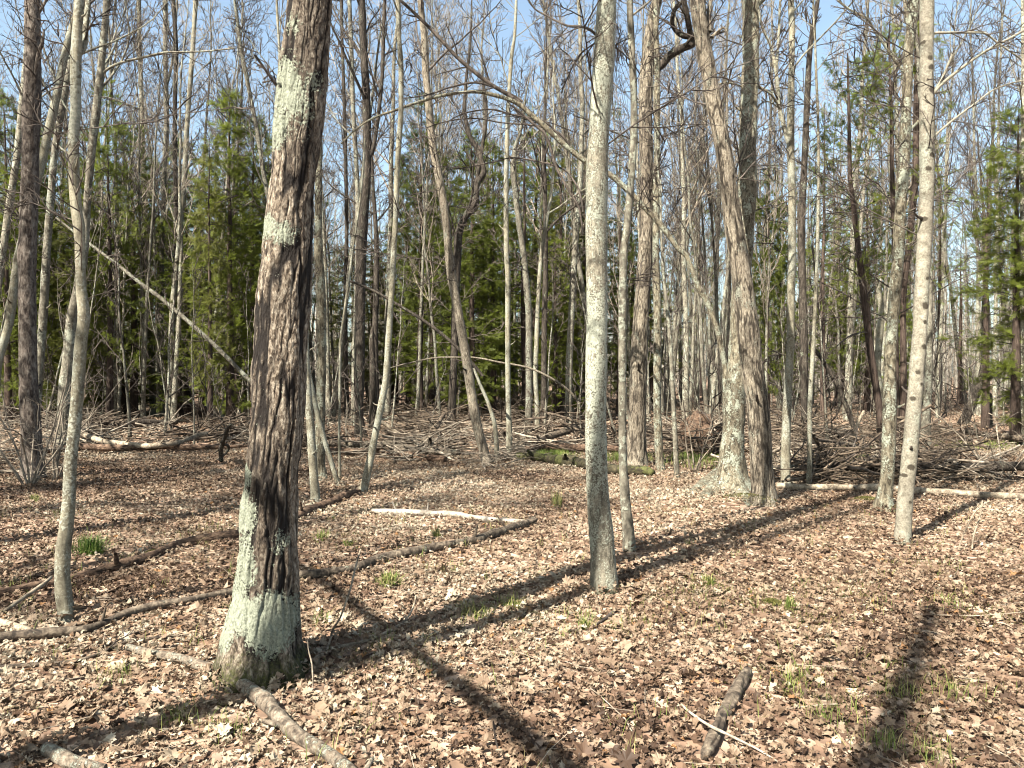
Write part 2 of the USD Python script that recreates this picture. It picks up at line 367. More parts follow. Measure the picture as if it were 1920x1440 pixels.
M['leaf'] = leaf_material('dry_leaf', [(0, (0.033, 0.02, 0.013)), (0.16, (0.068, 0.041, 0.026)), (0.34, (0.118, 0.08, 0.053)), (0.55, (0.166, 0.121, 0.083)), (0.74, (0.208, 0.164, 0.116)), (0.88, (0.257, 0.218, 0.16)), (0.96, (0.314, 0.284, 0.228)), (1, (0.183, 0.099, 0.046))], 0.2)
M['cedar'] = leaf_material('cedar_foliage', [(0, (0.06, 0.075, 0.012)), (0.4, (0.125, 0.15, 0.024)), (0.75, (0.195, 0.212, 0.038)), (1, (0.265, 0.262, 0.065))], 0.52, attr=None, noise=1.2)
M['cedar_olive'] = leaf_material('cedar_foliage_olive', [(0, (0.07, 0.078, 0.018)), (0.4, (0.14, 0.145, 0.032)), (0.75, (0.21, 0.20, 0.055)), (1, (0.28, 0.235, 0.09))], 0.52, attr=None, noise=1.2)
M['grass'] = leaf_material('grass_blades', [(0, (0.06, 0.10, 0.02)), (0.5, (0.12, 0.15, 0.035)), (0.8, (0.25, 0.23, 0.09)), (1, (0.36, 0.3, 0.17))], 0.3, attr='tone', noise=6)
M['seedling'] = leaf_material('green_needles', [(0, (0.03, 0.065, 0.012)), (0.6, (0.07, 0.12, 0.022)), (1, (0.15, 0.17, 0.05))], 0.3, attr='tone', noise=6)
M['moss'] = leaf_material('moss_green', [(0, (0.022, 0.024, 0.006)), (0.6, (0.055, 0.055, 0.012)), (1, (0.12, 0.105, 0.035))], 0.1, attr='tone', noise=40)
# ------------------------------------------------------------------ large structure: the forest floor
def make_floor():
    r = np.concatenate([np.linspace(0.01, 26, 150), np.geomspace(26.5, 420, 45)])
    th = np.linspace(0, 2 * np.pi, 221)[:-1]
    x, y = r[:, None] * np.sin(th), r[:, None] * np.cos(th)
    V = np.stack([x, y, gh(x, y)], -1).reshape(-1, 3)
    i = np.arange(len(V)).reshape(len(r), len(th)); q = np.roll(i, -1, 1)
    F = np.concatenate([np.stack([i[:-1], i[1:], q[1:]], -1).reshape(-1, 3), np.stack([i[:-1], q[1:], q[:-1]], -1).reshape(-1, 3)])
    return V, F, smooth_normals(V, F)
FLOOR = obj('forest_floor', make_floor(), M['ground'], kind='structure')

# ------------------------------------------------------------------ trees traced one by one: (u, v, width) up the trunk, in pixels of the photograph
OCCUPIED = []
BASES = []
def traced_tree(seed, label, mat, pts, d=None, H=None, k=16, ds=0.06, disp='plain', flare=0.25, fh=0.16, lobes=4, zc=None, n1=10, ang=42, blen=0.24, limbs=(), name='bare_tree',
                cat='tree', group=None, twigs=True, paint=None, fine=None, roots=(), branch_mat=None, up=0.10, top_end=False):
    rng = np.random.default_rng(seed)
    dd = np.array([p[3] if len(p) > 3 else 0.0 for p in pts]); pts = np.array([p[:3] for p in pts], float)
    x0, y0 = flat(*pts[0, :2])
    if d is None:
        d = y0
    scale = d / FPX
    P = np.array([pt(u, v, d + e) for (u, v, _), e in zip(pts, dd)]); R = pts[:, 2] * (d + dd) / FPX / 2
    P[0, 2] = float(gh(P[0, 0], d)) - 0.02
    org = np.array([P[0, 0], d, float(gh(P[0, 0], d))])
    OCCUPIED.append((org[0], org[1]))
    BASES.append((org[0], org[1], R[0]))
    P = np.vstack([P[0] - [0, 0, 0.14], P]); R = np.concatenate([[R[0] * 1.05], R])
    H = H or (12.5 + 3 * rng.random())
    if not top_end and P[-1, 2] < H - 0.5:
        dr = norm(P[-1] - P[-3]); q, r = P[-1], R[-1]
        n = 6; step = (H - q[2]) / n
        ex = []
        for i in range(n):
            dr = norm(dr + np.array([0, 0, 0.25]) + rng.normal(size=3) * 0.06)
            q = q + dr * step
            ex.append(q)
        P = np.vstack([P, ex]); R = np.concatenate([R, np.linspace(r, max(0.22 * r, 0.008), n + 1)[1:]])
    Q, S, t = resample(P, R, ds)
    t = t - 0.14
    T = thing(name, label, cat, org, group)
    attrs = {}
    bm_ = M['twig'] if branch_mat is None else M[branch_mat]
    groovy = mat in ('big', 'furrow')
    if fine:                                                # near trunks: a dense mesh in the frame, a coarse one above it
        cut = int(np.searchsorted(Q[:, 2], fine[0]))
        lo, s, th = stem(Q[:cut], S[:cut], t[:cut], fine[1], bark_disp(disp, S.max()), flare, lobes, seed, fh)
        attrs = paint(lo[0], s, th, d) if paint else {}
        if groovy:
            attrs['groove'] = STEM['groove']
        obj('trunk', lo, M[mat], T, org, attrs)
        up_ = slice(cut - 1, None)
        Q2, S2, t2 = resample(Q[up_], S[up_], 0.25)
        hi, s2, th2 = stem(Q2, S2 * 1.01, t2 + t[cut - 1], 18)
        obj('upper_trunk', hi, M[mat], T, org, {a: np.zeros(len(hi[0])) for a in attrs})
    else:
        lo, s, th = stem(Q, S, t, k, bark_disp(disp, S.max()), flare, lobes, seed, fh)
        attrs = paint(lo[0], s, th, d) if paint else {}
        if groovy:
            attrs['groove'] = STEM['groove']
        obj('trunk', lo, M[mat], T, org, attrs)
    for rt in roots:
        rp = np.array([[*flat(u, v), 0] for u, v, _ in rt]); rp[:, 2] = gh(rp[:, 0], rp[:, 1])
        rr = np.array([w for _, _, w in rt]) * scale / 2
        rp[:, 2] += np.linspace(0.6, -0.6, len(rp)) * rr
        a, b, c = resample(rp, rr, 0.03)
        obj('root', stem(a, b, c, 14, bark_disp('plain', 0.05))[0], M[mat], T, org, {k_: np.zeros(14 * len(a)) for k_ in attrs})
    # traced limbs
    P1, R1 = [], []
    for lm in limbs:
        lp = np.array([pt(u[0], u[1], d + (u[3] if len(u) > 3 else 0)) for u in lm]); lr = np.array([u[2] for u in lm]) * scale / 2
        a, b, c = resample(lp, lr, max(0.03, ds))
        obj('limb', stem(a, b, c, max(7, k // 2), bark_disp('plain', b.max()))[0], M[branch_mat or mat], T, org, {k_: np.zeros(max(7, k // 2) * len(a)) for k_ in attrs})
        i = np.linspace(0, len(a) - 1, 10).astype(int)
        P1.append(a[i]); R1.append(b[i])
    # broken branch stubs on the lower trunk
    if d < 16.5 and n1:
        j = rng.integers(max(2, int(0.08 * len(Q))), max(4, int(0.5 * len(Q))), 5)
        for q, w in zip(Q[j], S[j]):
            a_ = rng.uniform(0, 2 * np.pi); o = np.array([math.cos(a_), math.sin(a_), rng.uniform(0.1, 0.8)])
            ln = w * 0.9 + rng.uniform(0.02, 0.14)
            obj('stub', tubes(np.stack([q + o * w * 0.6, q + o * (w * 0.6 + ln * 0.5), q + o * ln + np.array([0, 0, 0.02])]), np.array([0.3, 0.17, 0.12]) * min(w, 0.08), 7), M[mat] if not attrs else bm_, T, org)
    # crown
    zc = zc if zc is not None else 0.42 * H
    i = np.linspace(0, len(Q) - 1, 40).astype(int)
    run = t[i] / t[-1]
    t0 = float(np.interp(zc, Q[i, 2], run))
    bm = M['twig'] if branch_mat is None else M[branch_mat]
    PB, RB = spawn(rng, Q[i][None], S[i][None], n1, t0, 0.97, ang, blen, up, 9, 0.10, 0.5, 0.006) if n1 else (np.zeros((0, 9, 3)), np.zeros((0, 9)))
    for a, b in zip(PB, RB):
        obj('branch', tubes(a, b, 6), M[mat] if not attrs else bm, T, org)
    if twigs:
        parts = []
        sets = [(PB, RB)] if len(PB) else []
        if P1:
            sets.append((np.stack(P1), np.stack(R1)))
        if n1 and Q[-1, 2] > 5:                             # thin side shoots lower on the trunk
            sh, sr = spawn(rng, Q[i][None], S[i][None], 9, max(0.15, t0 * 0.5), t0 + 0.05, 58, 0.13, 0.03, 6, 0.12, 0.22, 0.0035)
            parts.append(tubes(sh, np.minimum(sr, 0.012), 3)); sets.append((sh, np.minimum(sr, 0.012)))
        for a, b in sets:
            p2, r2 = spawn(rng, a, b, 7, 0.15, 0.98, 45, 0.42, 0.05, 6, 0.14, 0.5, 0.0028 + 0.0003 * d)
            p3, r3 = spawn(rng, p2, r2, 5, 0.2, 1.0, 42, 0.5, 0.04, 4, 0.16, 0.5, 0.002 + 0.00022 * d)
            parts += [tubes(p2, r2, 4), tubes(p3, r3, 3)]
        if parts:
            obj('twigs', join(parts), bm, T, org, kind='stuff')
    return T

def pmask(v, d, zones):
    """Sum of soft patches given as (pixel u, pixel v, half width, half height, strength) on the camera's side of a trunk d metres away."""
    x, z = v[:, 0], v[:, 2]
    out = -0.28 + 1.1 * (meshkit.fbm(v / np.array([0.12, 0.12, 0.22]), 3, 21) - 0.5)
    for u, w, a, b, s in zones:
        c = pt(u, w, d)
        a, b = a * d / FPX, b * d / FPX
        q = ((x - c[0]) / a) ** 2 + ((z - c[2]) / b) ** 2
        out = np.maximum(out, s + 0.3 - 0.62 * q)
    return np.clip(out, -1, 1.2)

def paint_big(v, s, th, d):
    li = pmask(v, d, [(552, 190, 42, 70, .75), (530, 245, 35, 45, .75), (590, 165, 25, 40, .4), (505, 430, 22, 25, .85), (542, 445, 28, 22, .75), (470, 890, 16, 22, .7), (468, 955, 26, 42, .95),
                      (468, 1060, 26, 60, .85), (455, 1130, 42, 38, .9), (520, 1150, 40, 52, 1.0), (540, 1010, 14, 26, .5), (435, 1160, 24, 40, .85), (560, 60, 20, 40, .15), (478, 1010, 14, 60, .5)])
    mo = np.clip(1.05 - s / 0.34, -0.5, 1) * 0.8
    return {'lichen': li, 'moss': mo}

def paint_lichen(v, s, th, d):
    z = v[:, 2]
    n = meshkit.fbm(v / 0.35, 3, 2)
    side = np.clip((np.interp(z, [0, 9], [0.52, 0.52])), 0, 1)
    amt = 0.30 + 0.55 * (n - 0.5) + 0.22 * np.exp(-((z - 1.75) / 0.4) ** 2) - 0.22 * np.exp(-((z - 0.3) / 0.35) ** 2) - 0.25 * np.exp(-((z - 2.35) / 0.12) ** 2)
    mo = np.clip(0.75 - s / 0.24, -0.5, 1) * 0.85
    return {'lichen': 1.1 * (amt + side * 0.4) + 0.0, 'moss': mo}

KNOTS = [(1728, 82, 4), (1738, 113, 6), (1740, 130, 7), (1743, 172, 8), (1744, 270, 5), (1741, 294, 6), (1735, 319, 6), (1728, 413, 5), (1745, 393, 5), (1733, 523, 4), (1729, 575, 8), (1728, 605, 5),
         (1727, 650, 7), (1715, 698, 5), (1707, 747, 5), (1722, 720, 4), (1702, 875, 8), (1692, 890, 5), (1700, 940, 4)]
def paint_knots(v, s, th, d):
    out = np.zeros(len(v))
    for u, w, r in KNOTS:
        c = pt(u, w, d); q = np.hypot(v[:, 0] - c[0], (v[:, 2] - c[2]) * 1.15) / (r * d / FPX) * (1 + 0.5 * (meshkit.noise(v / 0.03, 3) - 0.5))
        out = np.maximum(out, np.where(v[:, 1] < d + 0.03, np.clip(1.35 - 0.85 * q, 0, 1), 0))
    return {'knot': out}
traced_tree(101, 'thick dark furrowed trunk with large pale lichen patches, nearest tree, leaning right', 'big',
            [(490, 1255, 172), (489, 1215, 150), (492, 1170, 138), (497, 1110, 122), (503, 1040, 113), (508, 960, 105), (513, 880, 101), (520, 780, 99), (525, 680, 98), (530, 580, 97), (536, 480, 93), (545, 380, 88),
             (552, 300, 88), (561, 210, 88), (568, 120, 86), (575, 50, 82), (579, 0, 80), (584, -60, 78)], H=15, disp='deep', flare=0.16, lobes=5, fh=0.12, paint=paint_big, fine=(4.3, 260), ds=0.0085, zc=7.5, n1=12,
            limbs=[[(524, 168, 6, -0.05), (497, 130, 5, -0.1), (478, 103, 4, -0.15)]], branch_mat='twig', blen=0.3)
traced_tree(102, 'straight trunk crusted with pale speckled lichen, standing alone near the middle', 'lichen',
            [(1133, 1106, 54), (1131, 1060, 48), (1127, 993, 45), (1121, 930, 41), (1118, 850, 39), (1117, 780, 40), (1118, 680, 41), (1119, 580, 39), (1119, 500, 39), (1118, 430, 41), (1119, 370, 41), (1120, 300, 39), (1124, 233, 38),
             (1127, 183, 39), (1132, 117, 38), (1135, 60, 37), (1138, 0, 36), (1142, -60, 35)], H=14, disp='plain', flare=0.10, paint=paint_lichen, fine=(4.9, 64), ds=0.015, zc=6.2, n1=12,
            limbs=[[(1132, 80, 6), (1115, 63, 5.5), (1060, 47, 4.5, .3), (1027, 30, 4, .5), (1000, 13, 3.5, .6), (985, -12, 3, .6)], [(1124, 75, 4), (1112, 83, 3.2), (1087, 103, 2.8), (1070, 133, 2.4), (1052, 175, 2)], [(1140, 80, 4), (1162, 95, 3, .3), (1180, 112, 2.5, .6)]], branch_mat='twig', blen=0.26)
traced_tree(103, 'thin dark grey sapling trunk standing close behind the lichen crusted trunk', 'grey',
            [(1180, 1033, 25), (1178, 995, 22), (1173, 945, 19), (1168, 860, 16), (1167, 780, 15), (1167, 680, 15), (1168, 547, 16), (1169, 480, 15), (1174, 440, 14), (1181, 367, 14), (1186, 300, 14), (1189, 233, 14), (1188, 167, 13), (1185, 100, 13), (1181, 0, 11)], H=10, zc=4.8, n1=8, k=14, ds=0.04, blen=0.2)
traced_tree(104, 'pale smooth slender tree with an S bend, left of the thick trunk', 'smooth',
            [(127, 1166, 26), (120, 1120, 27), (117, 1080, 26), (118, 1040, 26), (124, 990, 25), (129, 940, 23), (132, 870, 22), (140, 800, 22), (146, 720, 21), (152, 640, 22), (157, 590, 21), (152, 535, 18), (150, 480, 17), (149, 430, 20), (144, 400, 20), (139, 330, 19), (138, 260, 19),
             (142, 200, 18), (142, 130, 19), (144, 80, 18), (148, 0, 16)], H=9.5, zc=4.5, n1=9, k=18, ds=0.025, blen=0.22, limbs=[[(146, 100, 12), (157, 90, 11, .05), (161, 50, 10, .1), (166, 0, 9.5, .15), (172, -60, 8, .2)]])
traced_tree(105, 'mottled pale trunk with flared mossy roots, rear one of the leaning pair', 'mottled',
            [(1370, 926, 84), (1370, 900, 62), (1372, 870, 50), (1373, 840, 43), (1376, 790, 38), (1380, 720, 36), (1384, 640, 34), (1389, 560, 33), (1394, 480, 33, .03), (1398, 410, 33, .08), (1401, 333, 33, .2), (1402, 267, 33, .38), (1404, 200, 31, .6), (1408, 100, 31, .85), (1408, 33, 30, .95), (1411, -40, 29, 1.0)], d=10.3, H=14.5, disp='flaky', flare=0.4, lobes=5, fh=0.25, k=44, ds=0.03, zc=6.8, n1=13,
            roots=[[(1352, 905, 44), (1330, 908, 34), (1310, 916, 25), (1286, 930, 12)], [(1345, 920, 34), (1330, 926, 26), (1312, 938, 12)], [(1390, 922, 26), (1400, 938, 14), (1404, 950, 6)]],
            limbs=[[(1412, 160, 7, .7), (1440, 172, 5, .7), (1462, 205, 4, .8), (1475, 250, 3, .9)], [(1396, 165, 4, .7), (1365, 155, 3.5, .6), (1345, 160, 3, .5), (1325, 178, 2, .4)]])
traced_tree(106, 'furrowed grey brown trunk leaning left, front one of the leaning pair', 'furrow',
            [(1433, 946, 54), (1431, 915, 44), (1427, 860, 40), (1425, 813, 41), (1419, 747, 41), (1409, 680, 41), (1402, 613, 41), (1395, 555, 39), (1388, 497, 36), (1377, 433, 34), (1368, 367, 32), (1357, 283, 30), (1343, 217, 29), (1328, 133, 29), (1316, 67, 28), (1307, 0, 28), (1298, -60, 27)], d=9.4, H=14, disp='furrow', flare=0.22, fh=0.14, k=96, ds=0.016, zc=6.9, n1=12,
            limbs=[[(1330, 60, 9), (1330, 20, 8, .1), (1340, -20, 7, .2)], [(1335, 70, 7), (1345, 60, 5), (1356, 52, 4), (1364, 65, 3)]])
traced_tree(107, 'tall brown furrowed trunk with a twisted dark limb near its top', 'furrow',
            [(1193, 876, 44), (1193, 850, 38), (1194, 815, 35), (1195, 770, 33), (1197, 713, 32), (1199, 647, 31), (1203, 580, 29), (1207, 513, 28), (1210, 480, 28), (1212, 383, 26), (1212, 300, 26), (1210, 233, 26), (1212, 150, 26), (1216, 100, 25), (1222, 50, 22), (1232, 0, 18), (1245, -50, 15)], H=14, disp='furrow', flare=0.3, k=72, ds=0.025, zc=8, n1=11,
            limbs=[[(1220, 135, 16), (1240, 122, 15), (1257, 103, 15), (1280, 90, 14), (1300, 80, 13), (1296, 66, 12), (1287, 68, 11), (1272, 62, 9), (1260, 42, 8), (1264, 20, 8), (1278, 4, 8), (1290, -15, 7)], [(1296, 75, 11), (1292, 50, 10, -.15), (1288, 28, 10, -.25), (1283, 0, 9, -.3), (1284, -30, 8, -.3)]], branch_mat='dark')
traced_tree(108, 'thin mottled pale trunk standing just right of the tall brown trunk', 'mottled',
            [(1238, 882, 17), (1235, 830, 15), (1232, 747, 15), (1233, 647, 15), (1232, 547, 14), (1230, 480, 13), (1230, 367, 13), (1232, 300, 12), (1232, 233, 11), (1232, 133, 11), (1230, 50, 9), (1229, 0, 9)], H=12, k=14, zc=6.5, n1=8, blen=0.18)
traced_tree(109, 'very thin pale stem right of the mottled trunk beside the tall brown trunk', 'grey',
            [(1269, 893, 10), (1266, 830, 9), (1262, 747, 8), (1257, 647, 8), (1249, 560, 6), (1243, 500, 5), (1240, 430, 4)], H=6.5, k=9, zc=4, n1=6, blen=0.2)
traced_tree(110, 'pale arching tree bent over to the left, its tip hanging down behind the middle trunks', 'mottled',
            [(1366, 886, 14.8), (1362, 830, 11.5), (1360, 770, 10.7), (1360, 697, 10.7), (1353, 653, 10.7), (1343, 613, 10.7), (1327, 570, 10.7), (1310, 540, 9.8), (1300, 513, 9.8), (1287, 480, 9.8), (1273, 467, 9.8), (1240, 423, 10.7), (1203, 383, 10.7), (1173, 353, 10.7), (1143, 327, 10.7), (1090, 297, 9.8), (1053, 267, 9.8), (1017, 233, 9.8), (993, 213, 9.8),
             (973, 195, 9.0), (933, 180, 7.4), (890, 172, 6.6), (840, 177, 5.7), (790, 190, 4.9), (740, 207, 4.5), (697, 223, 3.7), (640, 270, 2.9)], d=10.6, k=12, ds=0.05, n1=0, top_end=True, name='arching_tree', branch_mat='twig',
            limbs=[[(973, 192, 7.4), (950, 176, 7.4), (923, 160, 7.4), (887, 133, 7.4), (857, 107, 7.0), (823, 70, 6.6), (790, 37, 6.1), (750, 0, 5.7), (720, -25, 6)], [(960, 197, 4.1), (1000, 232, 4.9), (1023, 253, 4.9), (1043, 313, 4.9), (1065, 355, 4.5), (1087, 395, 4.1), (1092, 440, 2.5)], [(1085, 297, 4.1), (1060, 270, 4.1), (1020, 228, 4.1), (960, 215, 3.3), (920, 205, 2.9), (880, 210, 2.5), (830, 235, 1.6)],
                   [(1068, 272, 4.1), (1040, 245, 4.5), (1000, 235, 3.3), (940, 230, 2.5), (890, 222, 2.5), (800, 240, 1.6)], [(980, 190, 4.9), (930, 165, 4.1), (890, 155, 4.1), (850, 162, 3.3), (800, 178, 2.5), (750, 185, 2.0)], [(1093, 398, 4.1), (1060, 320, 3.3, .2), (1010, 303, 3.3, .3), (960, 296, 2.9, .4), (920, 305, 2.5, .4), (860, 315, 1.6, .5), (830, 312, 1.6, .5)]])
traced_tree(111, 'straight grey trunk behind the fallen pale pole, left of the right hand pair of trunks', 'smooth',
            [(1473, 907, 18), (1473, 847, 17), (1475, 780, 16), (1478, 713, 15), (1482, 647, 14), (1483, 547, 14), (1485, 480, 15), (1485, 367, 14), (1483, 300, 14), (1482, 267, 14), (1483, 200, 13), (1484, 133, 11), (1485, 67, 11), (1483, 0, 11)], H=12.5, k=16, zc=6, n1=10, blen=0.2,
            limbs=[[(1481, 275, 9), (1470, 240, 8), (1462, 200, 7.5), (1455, 133, 7), (1447, 93, 5.5), (1427, 43, 5), (1420, -10, 4)], [(1455, 135, 5), (1460, 67, 5), (1463, 0, 4), (1466, -40, 4)], [(1464, 205, 4), (1452, 196, 3.5), (1440, 190, 3), (1420, 200, 2)]])
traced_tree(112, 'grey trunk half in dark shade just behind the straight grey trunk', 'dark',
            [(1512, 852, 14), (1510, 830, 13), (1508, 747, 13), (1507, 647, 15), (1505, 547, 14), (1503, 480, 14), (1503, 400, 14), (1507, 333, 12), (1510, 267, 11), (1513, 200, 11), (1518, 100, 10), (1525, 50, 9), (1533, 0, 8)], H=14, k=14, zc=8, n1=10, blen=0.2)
traced_tree(113, 'thin smooth stem leaning slightly, right of the straight grey trunk', 'smooth',
            [(1517, 911, 10), (1518, 840, 9), (1518, 780, 9), (1523, 680, 8), (1528, 580, 7), (1532, 480, 6), (1534, 400, 6), (1535, 333, 5.5), (1534, 233, 5), (1530, 133, 4.5), (1528, 67, 4), (1525, 0, 4)], H=8.5, k=9, zc=5, n1=7, blen=0.16)
traced_tree(114, 'pale bumpy trunk with a dark root swelling, left one of the right hand pair', 'mottled',
            [(1656, 957, 36), (1659, 930, 27), (1664, 885, 23), (1667, 813, 24), (1668, 747, 24), (1669, 680, 21), (1673, 613, 20), (1680, 530, 20), (1684, 480, 20), (1690, 367, 20), (1695, 300, 19), (1698, 233, 19), (1701, 167, 18), (1703, 100, 17), (1709, 50, 18), (1713, 0, 19)], H=13, k=28, ds=0.03, disp='plain', flare=0.3, zc=6.3, n1=11, blen=0.22,
            limbs=[[(1697, 138, 7), (1678, 112, 6), (1663, 90, 5), (1643, 63, 4.5), (1627, 37, 4), (1597, 20, 3.5), (1570, 0, 3)], [(1700, 250, 6), (1712, 238, 5), (1722, 227, 5), (1732, 210, 4)], [(1705, 60, 8), (1700, 30, 7), (1696, -10, 7)]])
traced_tree(115, 'smooth pale trunk dotted with dark knots, right one of the right hand pair', 'spotted',
            [(1692, 1015, 31), (1694, 985, 28), (1698, 930, 27), (1704, 870, 27), (1709, 813, 27), (1715, 747, 26), (1720, 680, 25), (1725, 613, 25), (1729, 530, 25), (1732, 480, 25), (1736, 400, 26), (1738, 340, 26), (1738, 267, 26), (1738, 200, 25), (1737, 100, 24), (1738, 0, 25)], H=12, fine=(6.4, 72), ds=0.01, paint=paint_knots, flare=0.12, zc=5.6, n1=10, blen=0.26,
            limbs=[[(1742, 190, 7), (1752, 173, 6), (1800, 130, 5.5), (1847, 97, 5), (1897, 70, 4.5), (1940, 45, 4)], [(1742, 72, 5), (1752, 62, 5), (1800, 61, 4.5), (1840, 61, 4), (1873, 82, 3.5), (1917, 113, 3)], [(1742, 265, 5), (1775, 235, 4), (1830, 193, 3.5), (1870, 165, 3), (1930, 150, 2.5)], [(1740, 185, 5), (1765, 150, 4), (1780, 115, 4), (1789, 93, 3)]])
traced_tree(116, 'stout grey trunk behind the knot dotted trunk', 'grey',
            [(1735, 852, 30), (1735, 815, 20), (1737, 780, 15), (1742, 697, 12), (1743, 600, 11), (1743, 530, 10), (1741, 430, 9), (1735, 300, 9)], H=10, k=14, zc=6.5, n1=6)
traced_tree(117, 'thin greenish trunk curving to the left at its foot, right of the thick trunk', 'smooth',
            [(680, 927, 17), (686, 900, 15), (694, 863, 14), (704, 813, 13), (714, 763, 13), (723, 713, 12), (728, 647, 11.5), (732, 580, 11), (737, 497, 11), (740, 440, 10.5), (742, 400, 10), (744, 333, 10), (748, 267, 10), (752, 200, 9.5), (752, 133, 9.5), (748, 67, 9), (746, 0, 9.5)], H=11, k=14, ds=0.05, zc=5.2, n1=9, blen=0.18)
traced_tree(118, 'grey brown trunk leaning left out of a heap of brush in the middle', 'furrow',
            [(913, 870, 21), (907, 845, 18), (898, 813, 18), (888, 763, 18), (878, 697, 18), (870, 647, 17.5), (858, 580, 17), (846, 513, 16.5), (842, 480, 15.5), (838, 433, 15), (832, 383, 15), (823, 333, 15), (813, 283, 14), (807, 233, 14), (803, 183, 13.5), (798, 133, 13), (795, 67, 12), (790, 20, 11), (785, -30, 10)], H=12.5, k=20, ds=0.06, zc=6.4, n1=10, blen=0.2)
traced_tree(119, 'slim pale upright trunk in the brush heap right of the leaning grey brown trunk', 'smooth',
            [(955, 847, 12), (955, 820, 11), (953, 747, 10), (952, 647, 10), (952, 513, 10), (950, 480, 10), (949, 367, 9.5), (950, 300, 9), (952, 233, 8.5), (956, 150, 7.5), (960, 100, 7), (965, 67, 6), (968, 0, 5)], H=13, k=11, zc=7, n1=10, blen=0.18)
traced_tree(120, 'dark thick trunk with rough bark right of the thick lichen patched trunk', 'dark',
            [(676, 817, 24), (673, 780, 17), (674, 680, 20), (675, 580, 19), (677, 480, 20), (682, 400, 18), (688, 317, 16), (688, 250, 16), (686, 167, 15), (682, 100, 14), (678, 0, 14)], H=15.5, k=20, disp='furrow', zc=8.5, n1=12, blen=0.2, limbs=[[(688, 300, 9), (697, 285, 8), (707, 233, 7.5), (717, 133, 7), (720, 33, 6), (722, -20, 5)]])
traced_tree(121, 'pale trunk with grey blotches close behind the thick trunk on its right', 'mottled',
            [(603, 902, 24), (601, 870, 18), (600, 813, 17.5), (602, 713, 18), (603, 613, 18), (600, 513, 17), (597, 480, 16), (597, 400, 14), (598, 300, 12.5), (600, 200, 11), (602, 100, 10), (603, 0, 9)], H=12, k=16, zc=7, n1=9, blen=0.18)
traced_tree(122, 'short smooth pale trunk rising beside the right edge of the thick trunk', 'smooth',
            [(592, 944, 19), (589, 900, 16), (586, 860, 15.5), (583, 813, 15), (578, 747, 14), (575, 680, 11), (572, 600, 10), (565, 500, 9), (556, 400, 8), (548, 300, 7)], H=7, k=13, zc=4.4, n1=6, blen=0.16)
traced_tree(123, 'thin pale stem slanting to the right from the short smooth trunk', 'smooth',
            [(634, 912, 10), (629, 893, 9), (620, 863, 9), (600, 797, 10), (587, 737, 8), (577, 680, 6), (566, 620, 4)], d=10.9, k=9, n1=0, top_end=True, name='slanting_stem', flare=0.1)
traced_tree(124, 'rough scaly trunk with reddish grey bark and knots at the far left', 'flaky',
            [(62, 905, 44), (61, 870, 38), (59, 820, 34), (55, 760, 32), (53, 700, 31), (52, 640, 30), (51, 540, 29), (51, 480, 31), (54, 400, 30), (57, 300, 29), (59, 213, 31), (61, 160, 29), (61, 80, 27), (60, 0, 26)], H=13.5, disp='flaky', k=40, ds=0.03, zc=7.4, n1=11, blen=0.2,
            limbs=[[(66, 165, 8, -.05), (74, 95, 7, -.1), (79, 82, 6, -.12), (82, 55, 3, -.14)], [(64, 42, 5, .05), (80, 12, 5), (95, -20, 4)]])
traced_tree(125, 'dim grey trunk slanting up to the right behind the S bent tree', 'grey',
            [(119, 812, 24), (120, 780, 22), (123, 720, 23), (128, 680, 22), (135, 600, 20), (143, 560, 18), (153, 500, 16), (159, 460, 14), (162, 400, 13), (170, 300, 14), (181, 200, 15), (190, 120, 13), (198, 30, 12), (201, -20, 11)], d=15.5, H=13, k=16, zc=5.6, n1=12, blen=0.22, limbs=[[(188, 142, 5), (213, 123, 5), (240, 114, 4.5), (267, 108, 4.5), (317, 98, 4), (367, 97, 3.5), (440, 90, 3)], [(172, 180, 4), (200, 183, 3.5), (225, 190, 3), (260, 205, 2.5)]])
traced_tree(126, 'pale trunk slanting steeply to the right behind the scaly trunk at the left edge', 'smooth',
            [(-14, 745, 17), (-5, 690, 14), (5, 650, 14), (18, 600, 15), (25, 545, 15), (33, 490, 15), (50, 420, 15), (72, 330, 15), (90, 250, 15), (106, 180, 14), (120, 110, 13), (133, 60, 12), (150, 0, 11)], d=13, H=12, k=14, zc=6, n1=9, blen=0.2)
traced_tree(127, 'greenish grey slanting trunk between the scaly trunk and the S bent tree', 'grey',
            [(66, 815, 18), (70, 740, 16), (76, 660, 15), (82, 580, 15), (87, 480, 14), (93, 400, 13), (101, 300, 12), (115, 210, 12), (130, 130, 12), (150, 40, 11), (164, -20, 10)], d=16, H=13, k=12, zc=7, n1=9, blen=0.2)
traced_tree(128, 'grey trunk slanting right at the left edge of the picture', 'grey',
            [(-44, 800, 18), (-30, 700, 16), (-14, 600, 15), (0, 500, 14), (10, 440, 13), (20, 370, 13), (32, 290, 12), (41, 200, 12), (50, 100, 10), (58, 0, 9)], d=17, H=14, k=12, zc=7, n1=9, blen=0.2)
